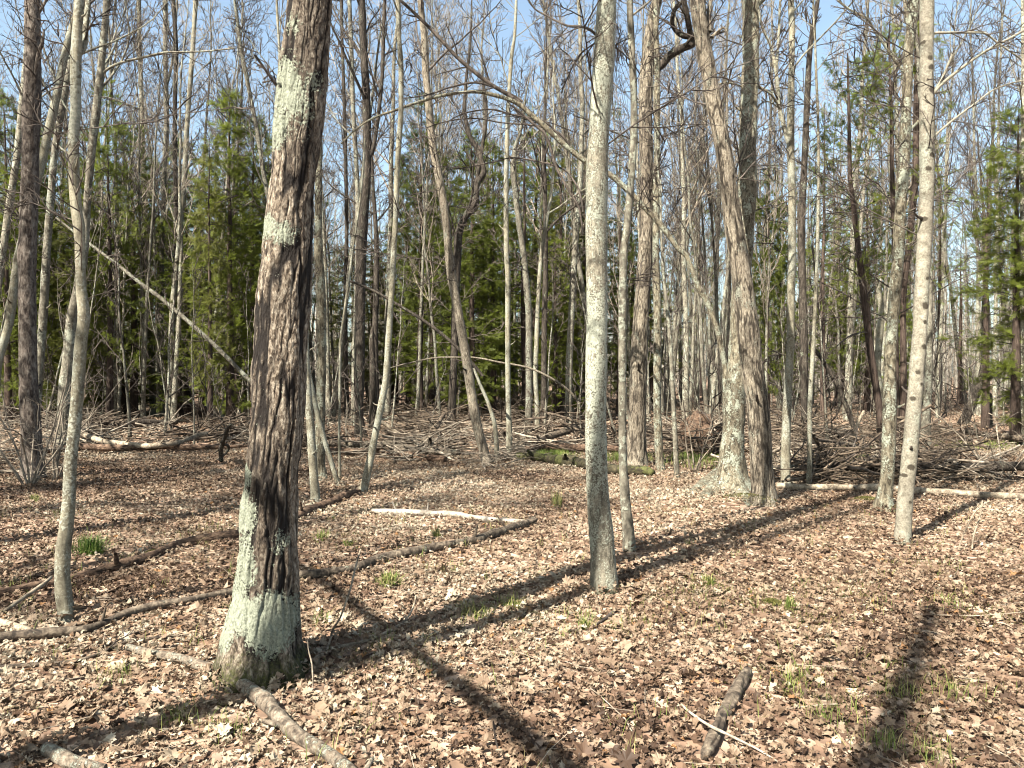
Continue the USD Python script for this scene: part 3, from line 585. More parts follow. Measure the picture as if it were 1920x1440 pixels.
# slender trunks farther back, traced too
traced_tree(131, 'crooked dark trunk with an elbow below its fork, in front of the middle cedars', 'dark',
            [(846, 792, 18), (848, 740, 15), (852, 650, 14), (854, 560, 14), (857, 490, 15), (860, 440, 15), (871, 408, 14), (892, 378, 13), (893, 347, 13), (907, 323, 11), (897, 285, 9), (880, 252, 8), (871, 207, 7), (873, 160, 6), (880, 100, 5)], d=22, H=14, k=12, zc=5, n1=12, blen=0.2, limbs=[[(893, 347, 9), (897, 320, 8), (905, 270, 7), (912, 215, 6), (905, 150, 5)]])
traced_tree(132, 'pale mottled trunk leaning left, in front of the middle cedars', 'grey',
            [(990, 802, 15), (992, 750, 13), (992, 680, 13), (992, 613, 12.5), (987, 530, 12), (982, 480, 11), (973, 417, 11), (967, 367, 11), (963, 317, 11), (965, 280, 8), (975, 250, 6)], d=20, H=9.5, k=12, zc=7, n1=8)
traced_tree(133, 'thin pale wavy trunk beside the pale mottled one in front of the cedars', 'smooth',
            [(1008, 792, 11), (1007, 763, 9), (1004, 700, 9), (1006, 647, 9), (1009, 563, 8), (1015, 480, 8), (1024, 420, 7), (1035, 350, 6), (1040, 280, 5)], d=21, H=10.5, k=9, zc=6, n1=8)
traced_tree(134, 'dark trunk behind the thin pale wavy trunk', 'dark', [(1021, 790, 14), (1020, 750, 12), (1020, 680, 11), (1021, 600, 11), (1023, 500, 10), (1022, 380, 9), (1020, 260, 7)], d=24, H=13, k=9, zc=6, n1=9)
traced_tree(135, 'straight pale trunk left of the lichen crusted trunk, in front of the cedars', 'grey',
            [(1066, 777, 15), (1066, 740, 13), (1068, 663, 13), (1072, 580, 12), (1077, 480, 12), (1083, 400, 11), (1088, 333, 10), (1090, 267, 9), (1092, 200, 9), (1088, 133, 8), (1088, 67, 7), (1085, 0, 6)], d=25, H=16, k=12, zc=7, n1=12, blen=0.18)
traced_tree(136, 'pale slim trunk leaning left, tallest of the clump in front of the left cedars', 'smooth',
            [(321, 767, 16), (321, 700, 13), (323, 600, 11), (331, 500, 10), (335, 470, 10), (340, 400, 10), (347, 317, 9.5), (350, 250, 9), (358, 140, 8.5), (365, 33, 8), (368, -20, 8)], d=27, H=16, k=10, zc=6, n1=14, blen=0.2)
traced_tree(137, 'dark straight trunk behind the slim leaning one in the left clump', 'dark',
            [(336, 770, 16), (334, 700, 12), (333, 600, 11), (331, 480, 10), (330, 370, 9), (328, 300, 8.5), (328, 200, 8), (330, 100, 8), (325, 0, 7)], d=28, H=16, k=10, zc=7, n1=12, blen=0.2)
traced_tree(138, 'pale slanting stem, leftmost of the clump in front of the left cedars', 'smooth',
            [(287, 752, 14), (284, 690, 11), (279, 600, 10), (274, 520, 9), (272, 450, 9), (271, 400, 9), (270, 320, 8.5), (267, 240, 8), (265, 170, 8), (262, 100, 8), (260, 0, 7.5)], d=30, H=17, k=10, zc=7, n1=13, blen=0.2)
traced_tree(139, 'straight grey stem between the slanting pale stems of the left clump', 'grey',
            [(302, 768, 14), (301, 700, 10), (301, 600, 9.5), (302, 540, 9), (303, 480, 8.5), (306, 400, 8.5), (308, 330, 8.5), (312, 200, 9), (310, 100, 8), (310, 0, 7.5)], d=29, H=17, k=10, zc=7, n1=13, blen=0.2, limbs=[[(311, 165, 5), (322, 120, 4.5), (328, 60, 4), (332, 0, 4)]])
traced_tree(140, 'very thin pale stem crossing behind the straight grey stem of the left clump', 'smooth',
            [(297, 764, 8), (295, 700, 6), (293, 560, 5.5), (290, 480, 5.5), (288, 400, 5), (283, 300, 5), (275, 240, 4.5)], d=28, H=12, k=8, zc=7, n1=7)
traced_tree(141, 'grey trunk bending left above, seen between the left clump and the thick trunk', 'grey',
            [(545, 800, 14), (540, 700, 12), (530, 560, 10), (515, 430, 9), (493, 317, 8.5), (483, 250, 8.5), (473, 200, 8), (462, 143, 8), (453, 100, 7.5), (440, 0, 6), (436, -30, 6)], d=23, H=14, k=10, zc=7, n1=13, blen=0.2)
traced_tree(142, 'grey slender trunk left of the dark rough trunk, right of the thick trunk', 'grey',
            [(664, 800, 13), (664, 700, 10), (668, 560, 9), (671, 430, 9), (670, 350, 8.5), (667, 290, 8), (662, 200, 8), (659, 100, 8), (655, 0, 7.5)], d=24, H=15, k=10, zc=8, n1=12, blen=0.2)
traced_tree(143, 'slender dark trunk close to the right edge of the thick trunk', 'dark',
            [(650, 790, 10), (649, 700, 8), (648, 560, 7), (650, 430, 7), (648, 300, 7), (645, 180, 6.5), (641, 60, 6), (640, 0, 6)], d=26, H=15, k=8, zc=8, n1=12, blen=0.2)
traced_tree(144, 'very thin bent whip stem right of the thick trunk', 'smooth',
            [(637, 906, 6), (636, 830, 5), (637, 740, 5), (638, 650, 4.5), (645, 590, 4.5), (652, 540, 4.5), (660, 480, 4.5), (672, 400, 4), (680, 330, 4), (684, 260, 3)], d=11.3, n1=0, k=7, top_end=True, twigs=True, flare=0.05)
traced_tree(145, 'dark slender trunk right of the dark rough trunk', 'dark', [(706, 790, 16), (704, 720, 13), (703, 640, 12), (705, 560, 11), (706, 480, 10), (704, 420, 8), (700, 360, 7), (697, 300, 6)], d=24, H=12, k=10, zc=6, n1=10)
traced_tree(146, 'pale thin trunk at the right edge of the picture', 'grey', [(1913, 842, 14), (1914, 780, 11), (1915, 700, 10), (1915, 547, 9), (1917, 400, 8), (1918, 200, 7), (1918, 60, 6), (1917, 0, 6)], d=17, H=12, k=10, zc=6.5, n1=11, blen=0.24)
traced_tree(147, 'dark trunk slanting steeply to the right near the right edge', 'dark', [(1806, 793, 20), (1812, 780, 17), (1827, 747, 15), (1843, 697, 13), (1848, 660, 11), (1850, 600, 10), (1847, 500, 8), (1845, 400, 6)], d=24, H=9, k=12, zc=6, n1=6)
traced_tree(148, 'broken pale snag with a ragged top behind the right hand pair', 'smooth', [(1652, 800, 17), (1650, 750, 14), (1645, 690, 13), (1650, 620, 12), (1652, 575, 11), (1648, 545, 9), (1652, 528, 4)], d=19, n1=0, k=12, top_end=True, twigs=False, name='snag', disp='flaky')
traced_tree(149, 'short dark broken stump left of the slanting trunk near the right edge', 'dark', [(1852, 812, 20), (1852, 790, 16), (1853, 760, 14), (1854, 742, 12), (1852, 736, 5)], d=23, n1=0, k=12, top_end=True, twigs=False, name='stump', cat='stump', disp='flaky')
traced_tree(150, 'dark jagged broken stump in the brush right of the dark rough trunk', 'dark', [(700, 800, 17), (700, 740, 14), (699, 690, 12), (697, 640, 10), (699, 610, 3)], d=22, n1=0, k=12, top_end=True, twigs=False, name='snag', disp='flaky')
traced_tree(151, 'short pale slanting stick stem in the brush heap at the leaning trunk', 'smooth', [(932, 848, 9), (928, 800, 8), (915, 755, 7), (900, 720, 6), (888, 690, 4)], d=14.6, n1=0, k=8, top_end=True, twigs=True, name='slanting_stem', flare=0.05)

# leaning dead pole and sloping dead branches in the middle distance
def leaning(name, label, mat, pts, d, cat='dead pole', k=10, twigs=0, seed=1, group=None):
    rng = np.random.default_rng(seed)
    P = np.array([pt(p[0], p[1], p[3] if len(p) > 3 else d) for p in pts]); R = np.array([p[2] * (p[3] if len(p) > 3 else d) for p in pts]) / FPX / 2
    a, b, c = resample(P, R, 0.12)
    T = thing(name, label, cat, P[0], group)
    obj('stem', stem(a, b, c, k, bark_disp('plain', b.max()))[0], M[mat], T, P[0])
    if twigs:
        i = np.linspace(0, len(a) - 1, 12).astype(int)
        p2, r2 = spawn(rng, a[i][None], b[i][None], twigs, 0.1, 0.98, 50, 0.16, -0.02, 6, 0.15, 0.5, 0.004)
        p3, r3 = spawn(rng, p2, r2, 4, 0.2, 1, 45, 0.5, 0.0, 4, 0.16, 0.5, 0.003)
        obj('twigs', join([tubes(p2, r2, 4), tubes(p3, r3, 3)]), M['twig'], T, P[0], kind='stuff')
    return T
leaning('leaning_pole', 'long pale dead pole leaning up to the left across the dark cedars', 'grey', [(520, 768, 8.9), (452, 697, 8.1), (400, 645, 8.1), (330, 583, 7.8), (300, 558, 7.4), (262, 530, 6.7), (220, 496, 5.9), (165, 455, 4.8), (105, 408, 3.7)], 21, twigs=8)
leaning('leaning_branch', 'dark dead branch sloping down to the right, right of the dark rough trunk', 'dark', [(905, 705, 6), (850, 645, 6), (800, 605, 6), (740, 568, 5.5), (700, 545, 5), (650, 525, 4)], 15, 'branch', twigs=6, seed=2)
leaning('arched_branch', 'thin grey dead stem arched over the brush behind the leaning trunk', 'furrow', [(1085, 752, 4.3), (1060, 727, 4.3), (1020, 702, 4.3), (985, 688, 4.0), (940, 680, 3.7), (880, 670, 3.1), (830, 670, 2.8), (770, 680, 2.5), (725, 692, 1.9)], 17, 'branch', twigs=6, seed=3)
leaning('leaning_branch', 'thin dark dead trunk sloping down right between the grey trunk and right hand pair', 'dark', [(1600, 800, 9), (1580, 745, 9), (1560, 705, 8), (1535, 665, 7), (1500, 620, 5), (1470, 575, 4)], 16, 'branch', twigs=8, seed=4)
leaning('leaning_branch', 'forked pale dead stem standing in the brush left of the right hand pair', 'dead', [(1595, 850, 9), (1600, 820, 8), (1608, 795, 7), (1620, 770, 4)], 14.8, 'branch', twigs=5, seed=5)
# ------------------------------------------------------------------ kinds of trees that are repeated: built once, then placed
stage.CreateClassPrim('/World/kinds')
KINDS = '/World/kinds'

def kind_bare(i, H, r, n1, per2=7, per3=5, ang=38, blen=0.22, t0=0.32, wob=0.035, light=False, pale=False):
    rng = np.random.default_rng(500 + i)
    x = UsdGeom.Xform.Define(stage, f'{KINDS}/bare_tree_{i:03d}')
    m = 14
    z = np.linspace(-0.2, H, m)
    off = np.cumsum(rng.normal(size=(m, 2)) * wob * H / m * np.linspace(0.2, 1.6, m)[:, None], 0)
    P = np.column_stack([off, z]); R = r * np.interp(z / H, [-0.1, 0.02, 0.1, 1], [1.5, 1.25, 1.0, 0.12])
    a, b, c = resample(P, R, 0.5)
    k = 6 if light else 9
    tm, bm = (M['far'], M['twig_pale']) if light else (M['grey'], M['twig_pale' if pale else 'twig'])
    obj('trunk', stem(a, b, c, k, bark_disp('plain', r))[0], tm, x)
    p1, r1 = spawn(rng, P[None], R[None], n1, t0, 0.98, ang, blen, 0.12, 7, 0.10, 0.5, 0.011)
    p2, r2 = spawn(rng, p1, r1, per2, 0.15, 0.98, 42, 0.44, 0.07, 5, 0.13, 0.55, 0.0085)
    obj('branches', tubes(p1, r1, 4), bm, x, kind='stuff')
    tw = [tubes(p2, r2, 3)]
    if per3:
        p3, r3 = spawn(rng, p2, r2, per3, 0.15, 1.0, 40, 0.52, 0.05, 4, 0.16, 0.55, 0.0055)
        tw.append(tubes(p3, r3, 3))
    obj('twigs', join(tw), bm, x, kind='stuff')
    return str(x.GetPath())

BARE = [kind_bare(0, 18, 0.09, 28, pale=True), kind_bare(1, 17, 0.075, 26, ang=32), kind_bare(2, 19.5, 0.105, 30, ang=45, blen=0.22, pale=True), kind_bare(3, 16, 0.062, 26, ang=30, blen=0.2, t0=0.25, wob=0.05, pale=True),
        kind_bare(4, 18.5, 0.08, 24, t0=0.42, ang=36, blen=0.24), kind_bare(5, 14, 0.05, 24, ang=28, blen=0.22, t0=0.2, wob=0.06, pale=True), kind_bare(6, 16.5, 0.065, 28, ang=50, blen=0.22, t0=0.3, wob=0.08)]
THIN = [kind_bare(10, 4.0, 0.022, 10, 4, 3, 34, 0.3, 0.15, 0.08), kind_bare(11, 3.0, 0.016, 9, 4, 3, 40, 0.36, 0.1, 0.1), kind_bare(12, 5.5, 0.03, 12, 4, 3, 32, 0.26, 0.15, 0.07), kind_bare(13, 2.2, 0.012, 8, 4, 2, 45, 0.42, 0.05, 0.12)]
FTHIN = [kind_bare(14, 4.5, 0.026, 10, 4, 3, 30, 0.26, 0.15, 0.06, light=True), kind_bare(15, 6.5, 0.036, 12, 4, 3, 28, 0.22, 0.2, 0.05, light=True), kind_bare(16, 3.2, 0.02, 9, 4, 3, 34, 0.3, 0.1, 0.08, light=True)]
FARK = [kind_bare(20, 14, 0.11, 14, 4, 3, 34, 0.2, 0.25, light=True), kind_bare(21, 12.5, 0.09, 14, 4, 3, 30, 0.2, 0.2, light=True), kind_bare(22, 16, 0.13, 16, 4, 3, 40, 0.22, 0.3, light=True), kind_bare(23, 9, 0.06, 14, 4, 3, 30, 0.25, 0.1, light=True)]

SPRAY = None
def spray_template(rng):
    """A flat fan of cedar scale foliage, about 1 long along x: narrow blades left and right of a midrib."""
    V, F = [], []
    for j, x in enumerate(np.linspace(0.06, 0.95, 9)):
        for s in (-1, 1):
            l = 0.42 * (1 - 0.55 * x) * rng.uniform(0.7, 1.15); a = math.radians(rng.uniform(32, 55))
            w = 0.024
            b = np.array([x, 0, 0]); d = np.array([math.cos(a), s * math.sin(a), rng.uniform(-0.25, 0.15)]); p = np.array([-d[1], d[0], 0]) * w
            n = len(V)
            V += [b - 0.6 * p, b + d * l * 0.55 + p * 1.3, b + d * l, b + d * l * 0.55 - p * 1.3]
            F += [[n, n + 3, n + 2], [n, n + 2, n + 1]]
    n = len(V)
    V += [np.array([0, -0.02, 0]), np.array([1.0, 0, -0.06]), np.array([0, 0.02, 0])]; F += [[n, n + 1, n + 2]]
    return np.array(V), np.array(F)

def kind_cedar(i, H, Rad, nb, dens, t0=0.1, bare=0.25, mat='cedar', size=0.22, open_=0.0):
    rng = np.random.default_rng(700 + i)
    x = UsdGeom.Xform.Define(stage, f'{KINDS}/cedar_tree_{i:03d}')
    m = 12; z = np.linspace(-0.2, H, m)
    off = np.cumsum(rng.normal(size=(m, 2)) * 0.02 * H / m, 0)
    P = np.column_stack([off, z]); R = (0.011 * H + 0.01) * np.interp(z / H, [-0.1, 0.03, 0.15, 1], [1.6, 1.2, 1, 0.08])
    a, b, c = resample(P, R, 0.4)
    obj('trunk', stem(a, b, c, 9, bark_disp('plain', 0.1))[0], M['cedar_bark'], x)
    h = t0 + (1 - t0) * np.sort(rng.random(nb)) ** 0.85
    az = np.arange(nb) * 2.4 + rng.normal(size=nb) * 0.5
    Lr = Rad * np.clip((1 - h) / (1 - t0), 0, 1) ** 0.5 * rng.uniform(0.55, 1.2, nb) * np.interp(h, [t0, t0 + 0.15, 1], [0.75, 1, 1]) + 0.12
    start = np.stack([np.interp(h * H, z, off[:, 0]), np.interp(h * H, z, off[:, 1]), h * H], 1)
    d = np.stack([np.cos(az), np.sin(az), rng.normal(0.22, 0.2, nb)], 1)
    pts = [start]
    for j in range(5):
        pts.append(pts[-1] + norm(d) * (Lr / 5)[:, None]); d = d + np.array([0, 0, -0.10 if j < 2 else 0.09]) + rng.normal(size=(nb, 3)) * 0.10
    B = np.stack(pts, 1); BR = (0.006 + 0.010 * Lr / max(Rad, .1))[:, None] * np.linspace(1, 0.3, 6)[None]
    obj('branches', tubes(B, BR, 3), M['twig'], x, kind='stuff')
    p2, r2 = spawn(rng, B, BR, 3, 0.15, 0.95, 48, 0.5, 0.0, 4, 0.12, 0.5, 0.0045)
    obj('twigs', tubes(p2, r2, 3), M['twig'], x, kind='stuff')
    # foliage sprays along the branches and side twigs, denser outward, with whole boughs left bare
    alive = (rng.random(nb) > open_) & (h > bare * rng.uniform(0.6, 1.4, nb))
    cnt = np.where(alive, np.maximum(2, (Lr * dens * 1.5)).astype(int), 0)
    par = np.repeat(np.arange(nb), cnt); n = len(par)
    t = np.clip(rng.beta(1.6, 1.0, n) * 0.95 + 0.07, 0, 1) * 4.999; k = t.astype(int); w = (t - k)[:, None]
    base = B[par, k] * (1 - w) + B[par, k + 1] * w
    tan = norm(B[par, k + 1] - B[par, k])
    ch = rng.integers(0, 3, n); pick = rng.random(n) < 0.6                                   # most sit on the side twigs
    s = p2.reshape(nb, 3, 4, 3)[par, ch]; tt = rng.random(n) * 2.999; kk = tt.astype(int); ww = (tt - kk)[:, None]; ar = np.arange(n)
    base = np.where(pick[:, None], s[ar, kk] * (1 - ww) + s[ar, kk + 1] * ww, base)
    tan = np.where(pick[:, None], norm(s[ar, kk + 1] - s[ar, kk]), tan)
    ex = norm(tan + rng.normal(size=(n, 3)) * 0.45 + np.array([0, 0, -0.12]))
    up = norm(rng.normal(size=(n, 3)) * 0.55 + np.array([0, 0, 0.75]))
    ey = norm(np.cross(up, ex)); ez = np.cross(ex, ey)
    sc = size * rng.uniform(0.55, 1.25, n)
    tpl = [spray_template(rng) for _ in range(3)]
    which = rng.integers(0, 3, n)
    VV, FF, at = [], [], 0
    for q in range(3):
        ii = np.where(which == q)[0]; tv, tf = tpl[q]
        v = base[ii][:, None] + sc[ii][:, None, None] * (tv[None, :, :1] * ex[ii][:, None] + tv[None, :, 1:2] * ey[ii][:, None] + tv[None, :, 2:] * ez[ii][:, None])
        f = tf[None] + (np.arange(len(ii)) * len(tv))[:, None, None] + at
        VV.append(v.reshape(-1, 3)); FF.append(f.reshape(-1, 3)); at += len(ii) * len(tv)
    obj('crown', (np.vstack(VV), np.vstack(FF)), M[mat], x)
    return str(x.GetPath())

CEDAR = [kind_cedar(0, 10, 1.5, 150, 26, bare=0.16), kind_cedar(1, 10, 1.25, 140, 26, mat='cedar_olive', bare=0.14), kind_cedar(2, 10, 1.7, 140, 22, open_=0.12, bare=0.2), kind_cedar(3, 10, 1.4, 170, 27, t0=0.04, bare=0.06),
         kind_cedar(4, 10, 1.5, 100, 12, open_=0.4, bare=0.35), kind_cedar(5, 10, 1.3, 80, 6, open_=0.5, bare=0.35, size=0.22)]

def place(kind, name, x, y, rot, sx, sz, label, cat, group, tilt=(0, 0), root='/World'):
    T = thing(name, label, cat, (x, y, float(gh(x, y))), group)
    xf = UsdGeom.Xformable(T)
    if tilt[0] or tilt[1]:
        xf.AddRotateXOp().Set(tilt[0]); xf.AddRotateYOp().Set(tilt[1])
    xf.AddRotateZOp().Set(rot)
    xf.AddScaleOp().Set(Gf.Vec3f(sx, sx, sz))
    T.GetReferences().AddInternalReference(kind)
    T.SetInstanceable(True)
    OCCUPIED.append((x, y))
    return T


LAND = [(0, 'the left edge'), (52, 'the scaly trunk'), (155, 'the S bent tree'), (300, 'the left pale clump'), (500, 'the thick trunk'), (603, 'the blotched pale trunk'), (675, 'the dark rough trunk'), (730, 'the thin greenish trunk'),
        (862, 'the leaning grey brown trunk'), (952, 'the slim upright trunk'), (1070, 'the straight pale trunk'), (1118, 'the lichen crusted trunk'), (1200, 'the tall brown trunk'), (1345, 'the arching tree'), (1400, 'the leaning pair'),
        (1482, 'the straight grey trunk'), (1527, 'the thin smooth stem'), (1625, 'the red brown cedar trunk'), (1672, 'the pale bumpy trunk'), (1725, 'the knot dotted trunk'), (1848, 'the dark slanting trunk'), (1918, 'the right edge')]
SAID = {}
def describe(noun, look, u, d, near, far, group):
    """A label from what stands beside it in the picture; things that come out alike share it and their group."""
    k, mark = min(LAND, key=lambda q: abs(q[0] - u))
    gap = u - k
    if mark == 'the left edge': where = 'at the left edge' if gap > -25 else 'beyond the left edge'
    elif mark == 'the right edge': where = 'at the right edge' if gap < 25 else 'beyond the right edge'
    else: where = ('directly behind ' if abs(gap) < 14 else 'close left of ' if -38 < gap < 0 else 'close right of ' if 0 < gap < 38 else 'well left of ' if gap < 0 else 'well right of ') + mark
    dist = 'nearer' if d < near else 'farther' if d < far else 'far back'
    lab = f'{look} {noun} {where}, {dist}'
    return lab, group + ' ' + where + ', ' + dist
rng = np.random.default_rng(42)
# evergreens: (u, depth, v of the top, width in pixels, kind, label, group)
GL = ('dark green cedar in the dense stand left of the thick trunk', 'cedars of the left stand')
GM = ('sunlit green cedar in the stand between the leaning trunk and the lichen crusted trunk', 'cedars of the middle stand')
GR = ('thin green cedar among the grey trunks behind the right hand trunks', 'cedars of the right stand')
CED = [(15, 22, 215, 130, 3, GL), (60, 26, 270, 120, 0, GL), (105, 30, 250, 130, 2, GL), (150, 24, 330, 120, 1, GL), (205, 24, 195, 120, 2, GL), (250, 28, 250, 140, 0, GL), (300, 34, 330, 120, 3, GL), (350, 32, 280, 130, 0, GL),
       (392, 22, 285, 100, 1, ('olive green cedar just left of the bright bushy cedar', None)), (432, 23, 205, 150, 3, ('bright bushy green cedar left of the thick trunk, its top against the sky', None)), (475, 27, 240, 120, 0, GL), (520, 36, 280, 120, 2, GL), (180, 36, 380, 150, 3, GL), (320, 40, 400, 160, 1, GL), (70, 38, 400, 170, 3, GL), (440, 40, 420, 160, 2, GL),
       (-60, 24, 180, 170, 0, GL), (-20, 32, 350, 170, 2, GL), (610, 30, 390, 90, 4, ('sparse cedar just right of the thick trunk', None)), (650, 36, 480, 120, 1, GM),
       (790, 27, 205, 120, 2, ('cedar with a pointed top behind the leaning grey brown trunk', None)), (765, 34, 330, 110, 1, GM), (840, 32, 300, 120, 0, GM), (885, 25, 280, 130, 3, GM), (925, 29, 300, 110, 3, GM), (985, 27, 225, 120, 4, GM), (1005, 30, 260, 140, 0, GM),
       (1050, 28, 285, 120, 1, GM), (1095, 32, 310, 110, 2, GM), (1160, 30, 225, 90, 4, ('sparse cedar showing between the lichen crusted trunk and the dark sapling', None)), (1185, 34, 390, 100, 0, GM), (960, 40, 420, 160, 3, GM), (1060, 42, 440, 150, 0, GM), (870, 42, 400, 150, 2, GM), (810, 30, 420, 140, 3, GM), (905, 34, 440, 150, 3, GM), (1040, 26, 470, 110, 3, GM), (740, 38, 440, 150, 3, GM), (1130, 38, 430, 140, 3, GM), (700, 33, 470, 110, 1, GM), (1220, 44, 500, 140, 1, GM), (230, 29, 420, 150, 3, GL), (380, 28, 400, 150, 3, GL), (120, 27, 430, 150, 3, GL), (500, 31, 420, 130, 3, GL), (30, 28, 430, 150, 3, GL),
       (1310, 55, 290, 100, 2, ('grey green evergreen in the far gap between the tall brown trunk and leaning pair', None)), (1440, 27, 330, 80, 0, ('bright green cedar right behind the leaning pair of trunks', None)), (1462, 34, 400, 90, 3, GR), (1400, 40, 480, 90, 1, GR), (1545, 26, 225, 110, 4, GR), (1570, 34, 360, 110, 2, GR),
       (1625, 32, 330, 110, 0, GR), (1585, 42, 480, 130, 3, GR), (1690, 22, 520, 60, 3, ('small green cedar low behind the pale bumpy trunk', None)), (1800, 40, 470, 90, 5, GR),
       (1905, 17, 225, 170, 0, ('dense cedar at the right edge with drooping boughs', None)), (1850, 22, 320, 130, 5, ('thin open cedar next to the dense one at the right edge', None)), (1975, 17, 150, 190, 3, GR), (1760, 34, 330, 90, 5, GR)]
for u, d, v, w, k, (lab, grp) in CED:
    p = pt(u, 700, d)
    H = (pt(u, v, d)[2]) / 10.0 * 1.06
    rad = w * d / FPX / 2 / (1.5)
    if grp:
        lab, grp = describe('cedar', ['tall dense green', 'olive green', 'ragged green', 'low bushy green', 'sparse', 'thin open'][k], u, d, 27, 35, 'cedars')
    place(CEDAR[k], 'cedar_tree', p[0], d, rng.uniform(0, 360), max(rad * 1.2, 0.5 * H), H, lab, 'evergreen tree', grp)
# two traced cedars with bare dark red brown trunks
def traced_cedar(seed, label, pts, d, H, zc, n1):
    T = traced_tree(seed, label, 'cedar_bark', pts, d=d, H=H, k=12, n1=0, twigs=False, name='cedar_tree', cat='evergreen tree')
    r = np.random.default_rng(seed)
    org = np.array([*pt(*pts[0][:2], d)[:2], 0]); org[2] = float(gh(org[0], org[1]))
    pa = np.array([pt(u, v, d) for u, v, _ in pts]); ra = np.array([w for _, _, w in pts]) * d / FPX / 2
    a, b, c = resample(pa, ra, 0.25)
    i = np.linspace(0, len(a) - 1, 40).astype(int); P, R = a[i][None], b[i][None]
    p1, r1 = spawn(r, P, R, n1, zc, 0.99, 75, 0.22, -0.02, 7, 0.10, 0.35, 0.006)
    for q, w in zip(p1, r1):
        obj('branch', tubes(q, np.minimum(w, 0.016), 5), M['twig'], T, org)
    p2, r2 = spawn(r, p1, np.minimum(r1, 0.014), 6, 0.2, 0.98, 50, 0.42, 0.0, 5, 0.12, 0.5, 0.004)
    p3, r3 = spawn(r, p2, r2, 4, 0.2, 1, 45, 0.5, 0.0, 4, 0.15, 0.5, 0.003)
    obj('twigs', join([tubes(p2, r2, 3), tubes(p3, r3, 3)]), M['twig'], T, org, kind='stuff')
    keep = r.random(len(p3)) < np.interp(p3[:, 0, 2], [2, 4.5, 8], [0.1, 0.4, 0.7])
    base = p3[keep][:, 1:].reshape(-1, 3); tan = norm(np.repeat(p3[keep, -1] - p3[keep, 0], 3, 0)); n = len(base)
    ex = norm(tan + r.normal(size=(n, 3)) * 0.4 + [0, 0, -0.2]); ey = norm(np.cross(norm(r.normal(size=(n, 3)) * 0.5 + [0, 0, 0.8]), ex)); ez = np.cross(ex, ey)
    tv, tf = spray_template(r); sc = r.uniform(0.10, 0.19, n)[:, None, None]
    v = base[:, None] + sc * (tv[None, :, :1] * ex[:, None] + tv[None, :, 1:2] * ey[:, None] + tv[None, :, 2:] * ez[:, None])
    f = tf[None] + (np.arange(n) * len(tv))[:, None, None]
    obj('crown', (v.reshape(-1, 3), f.reshape(-1, 3)), M['cedar'], T, org)
traced_cedar(161, 'open cedar with a dark red brown leaning trunk left of the right hand pair', [(1653, 852, 18), (1652, 797, 14), (1643, 730, 13), (1633, 663, 13), (1623, 580, 13), (1611, 480, 11), (1602, 400, 9.5), (1593, 317, 8), (1592, 233, 6), (1590, 133, 4), (1589, 100, 2)], 16, 8.6, 0.3, 34)
traced_cedar(162, 'open cedar whose thin trunk shows just left of the pale bumpy trunk', [(1681, 840, 14), (1680, 700, 11), (1678, 560, 10), (1676, 420, 9), (1673, 333, 8), (1672, 233, 6.5), (1668, 117, 4), (1667, 60, 2)], 17, 9.6, 0.3, 30)
traced_cedar(163, 'dark red brown cedar trunk behind the pale bumpy trunk, in its shade', [(1693, 845, 18), (1693, 797, 13), (1694, 713, 12), (1693, 580, 11), (1705, 450, 11), (1716, 333, 11), (1718, 233, 11), (1720, 67, 8), (1722, 0, 6), (1724, -80, 3)], 17, 10.5, 0.45, 24)

# bare trees of the stand behind, one by one
def free(x, y, r):
    a = np.array(OCCUPIED)
    return np.min(np.hypot(a[:, 0] - x, a[:, 1] - y)) > r
made = 0
while made < 250:
    d = 23 + 37 * rng.random() ** 1.15; x = rng.uniform(-0.74, 0.74) * d
    if not free(x, d, 0.8):
        continue
    s = rng.uniform(0.75, 1.15); tl = (rng.normal() * 3, rng.normal() * 3.5); k = rng.integers(0, len(BARE))
    look = ('thicker ' if k in (0, 2) else 'slender ' if k in (1, 4, 6) else 'very thin ') + ('right leaning' if tl[1] > 3 else 'left leaning' if tl[1] < -3 else 'upright')
    lab, grp = describe('bare tree', look, 960 + FPX * x / d, d, 33, 46, look + ' bare trees')
    if lab in SAID:
        continue
    SAID[lab] = 1
    place(BARE[k], 'bare_tree', x, d, rng.uniform(0, 360), s, s * rng.uniform(0.9, 1.15), lab, 'tree', grp, tilt=tl)
    made += 1
made = 0
while made < 190:
    d = math.sqrt(rng.uniform(13.5 ** 2, 42 ** 2)); x = rng.uniform(-0.72, 0.72) * d
    if not free(x, d, 0.35) or (d < 15.5 and rng.random() < 0.6):
        continue
    tl = (rng.normal() * 7, rng.normal() * 7); k = rng.integers(0, len(THIN))
    look = ('tall ' if k in (0, 2) else 'short ') + ('right leaning' if tl[1] > 5 else 'left leaning' if tl[1] < -5 else 'upright')
    lab, grp = describe('bare sapling', look, 960 + FPX * x / d, d, 20, 30, look + ' saplings')
    if lab in SAID:
        continue
    SAID[lab] = 1
    place(THIN[k], 'sapling', x, d, rng.uniform(0, 360), rng.uniform(0.8, 1.2), rng.uniform(0.8, 1.25), lab, 'sapling', grp, tilt=tl)
    made += 1

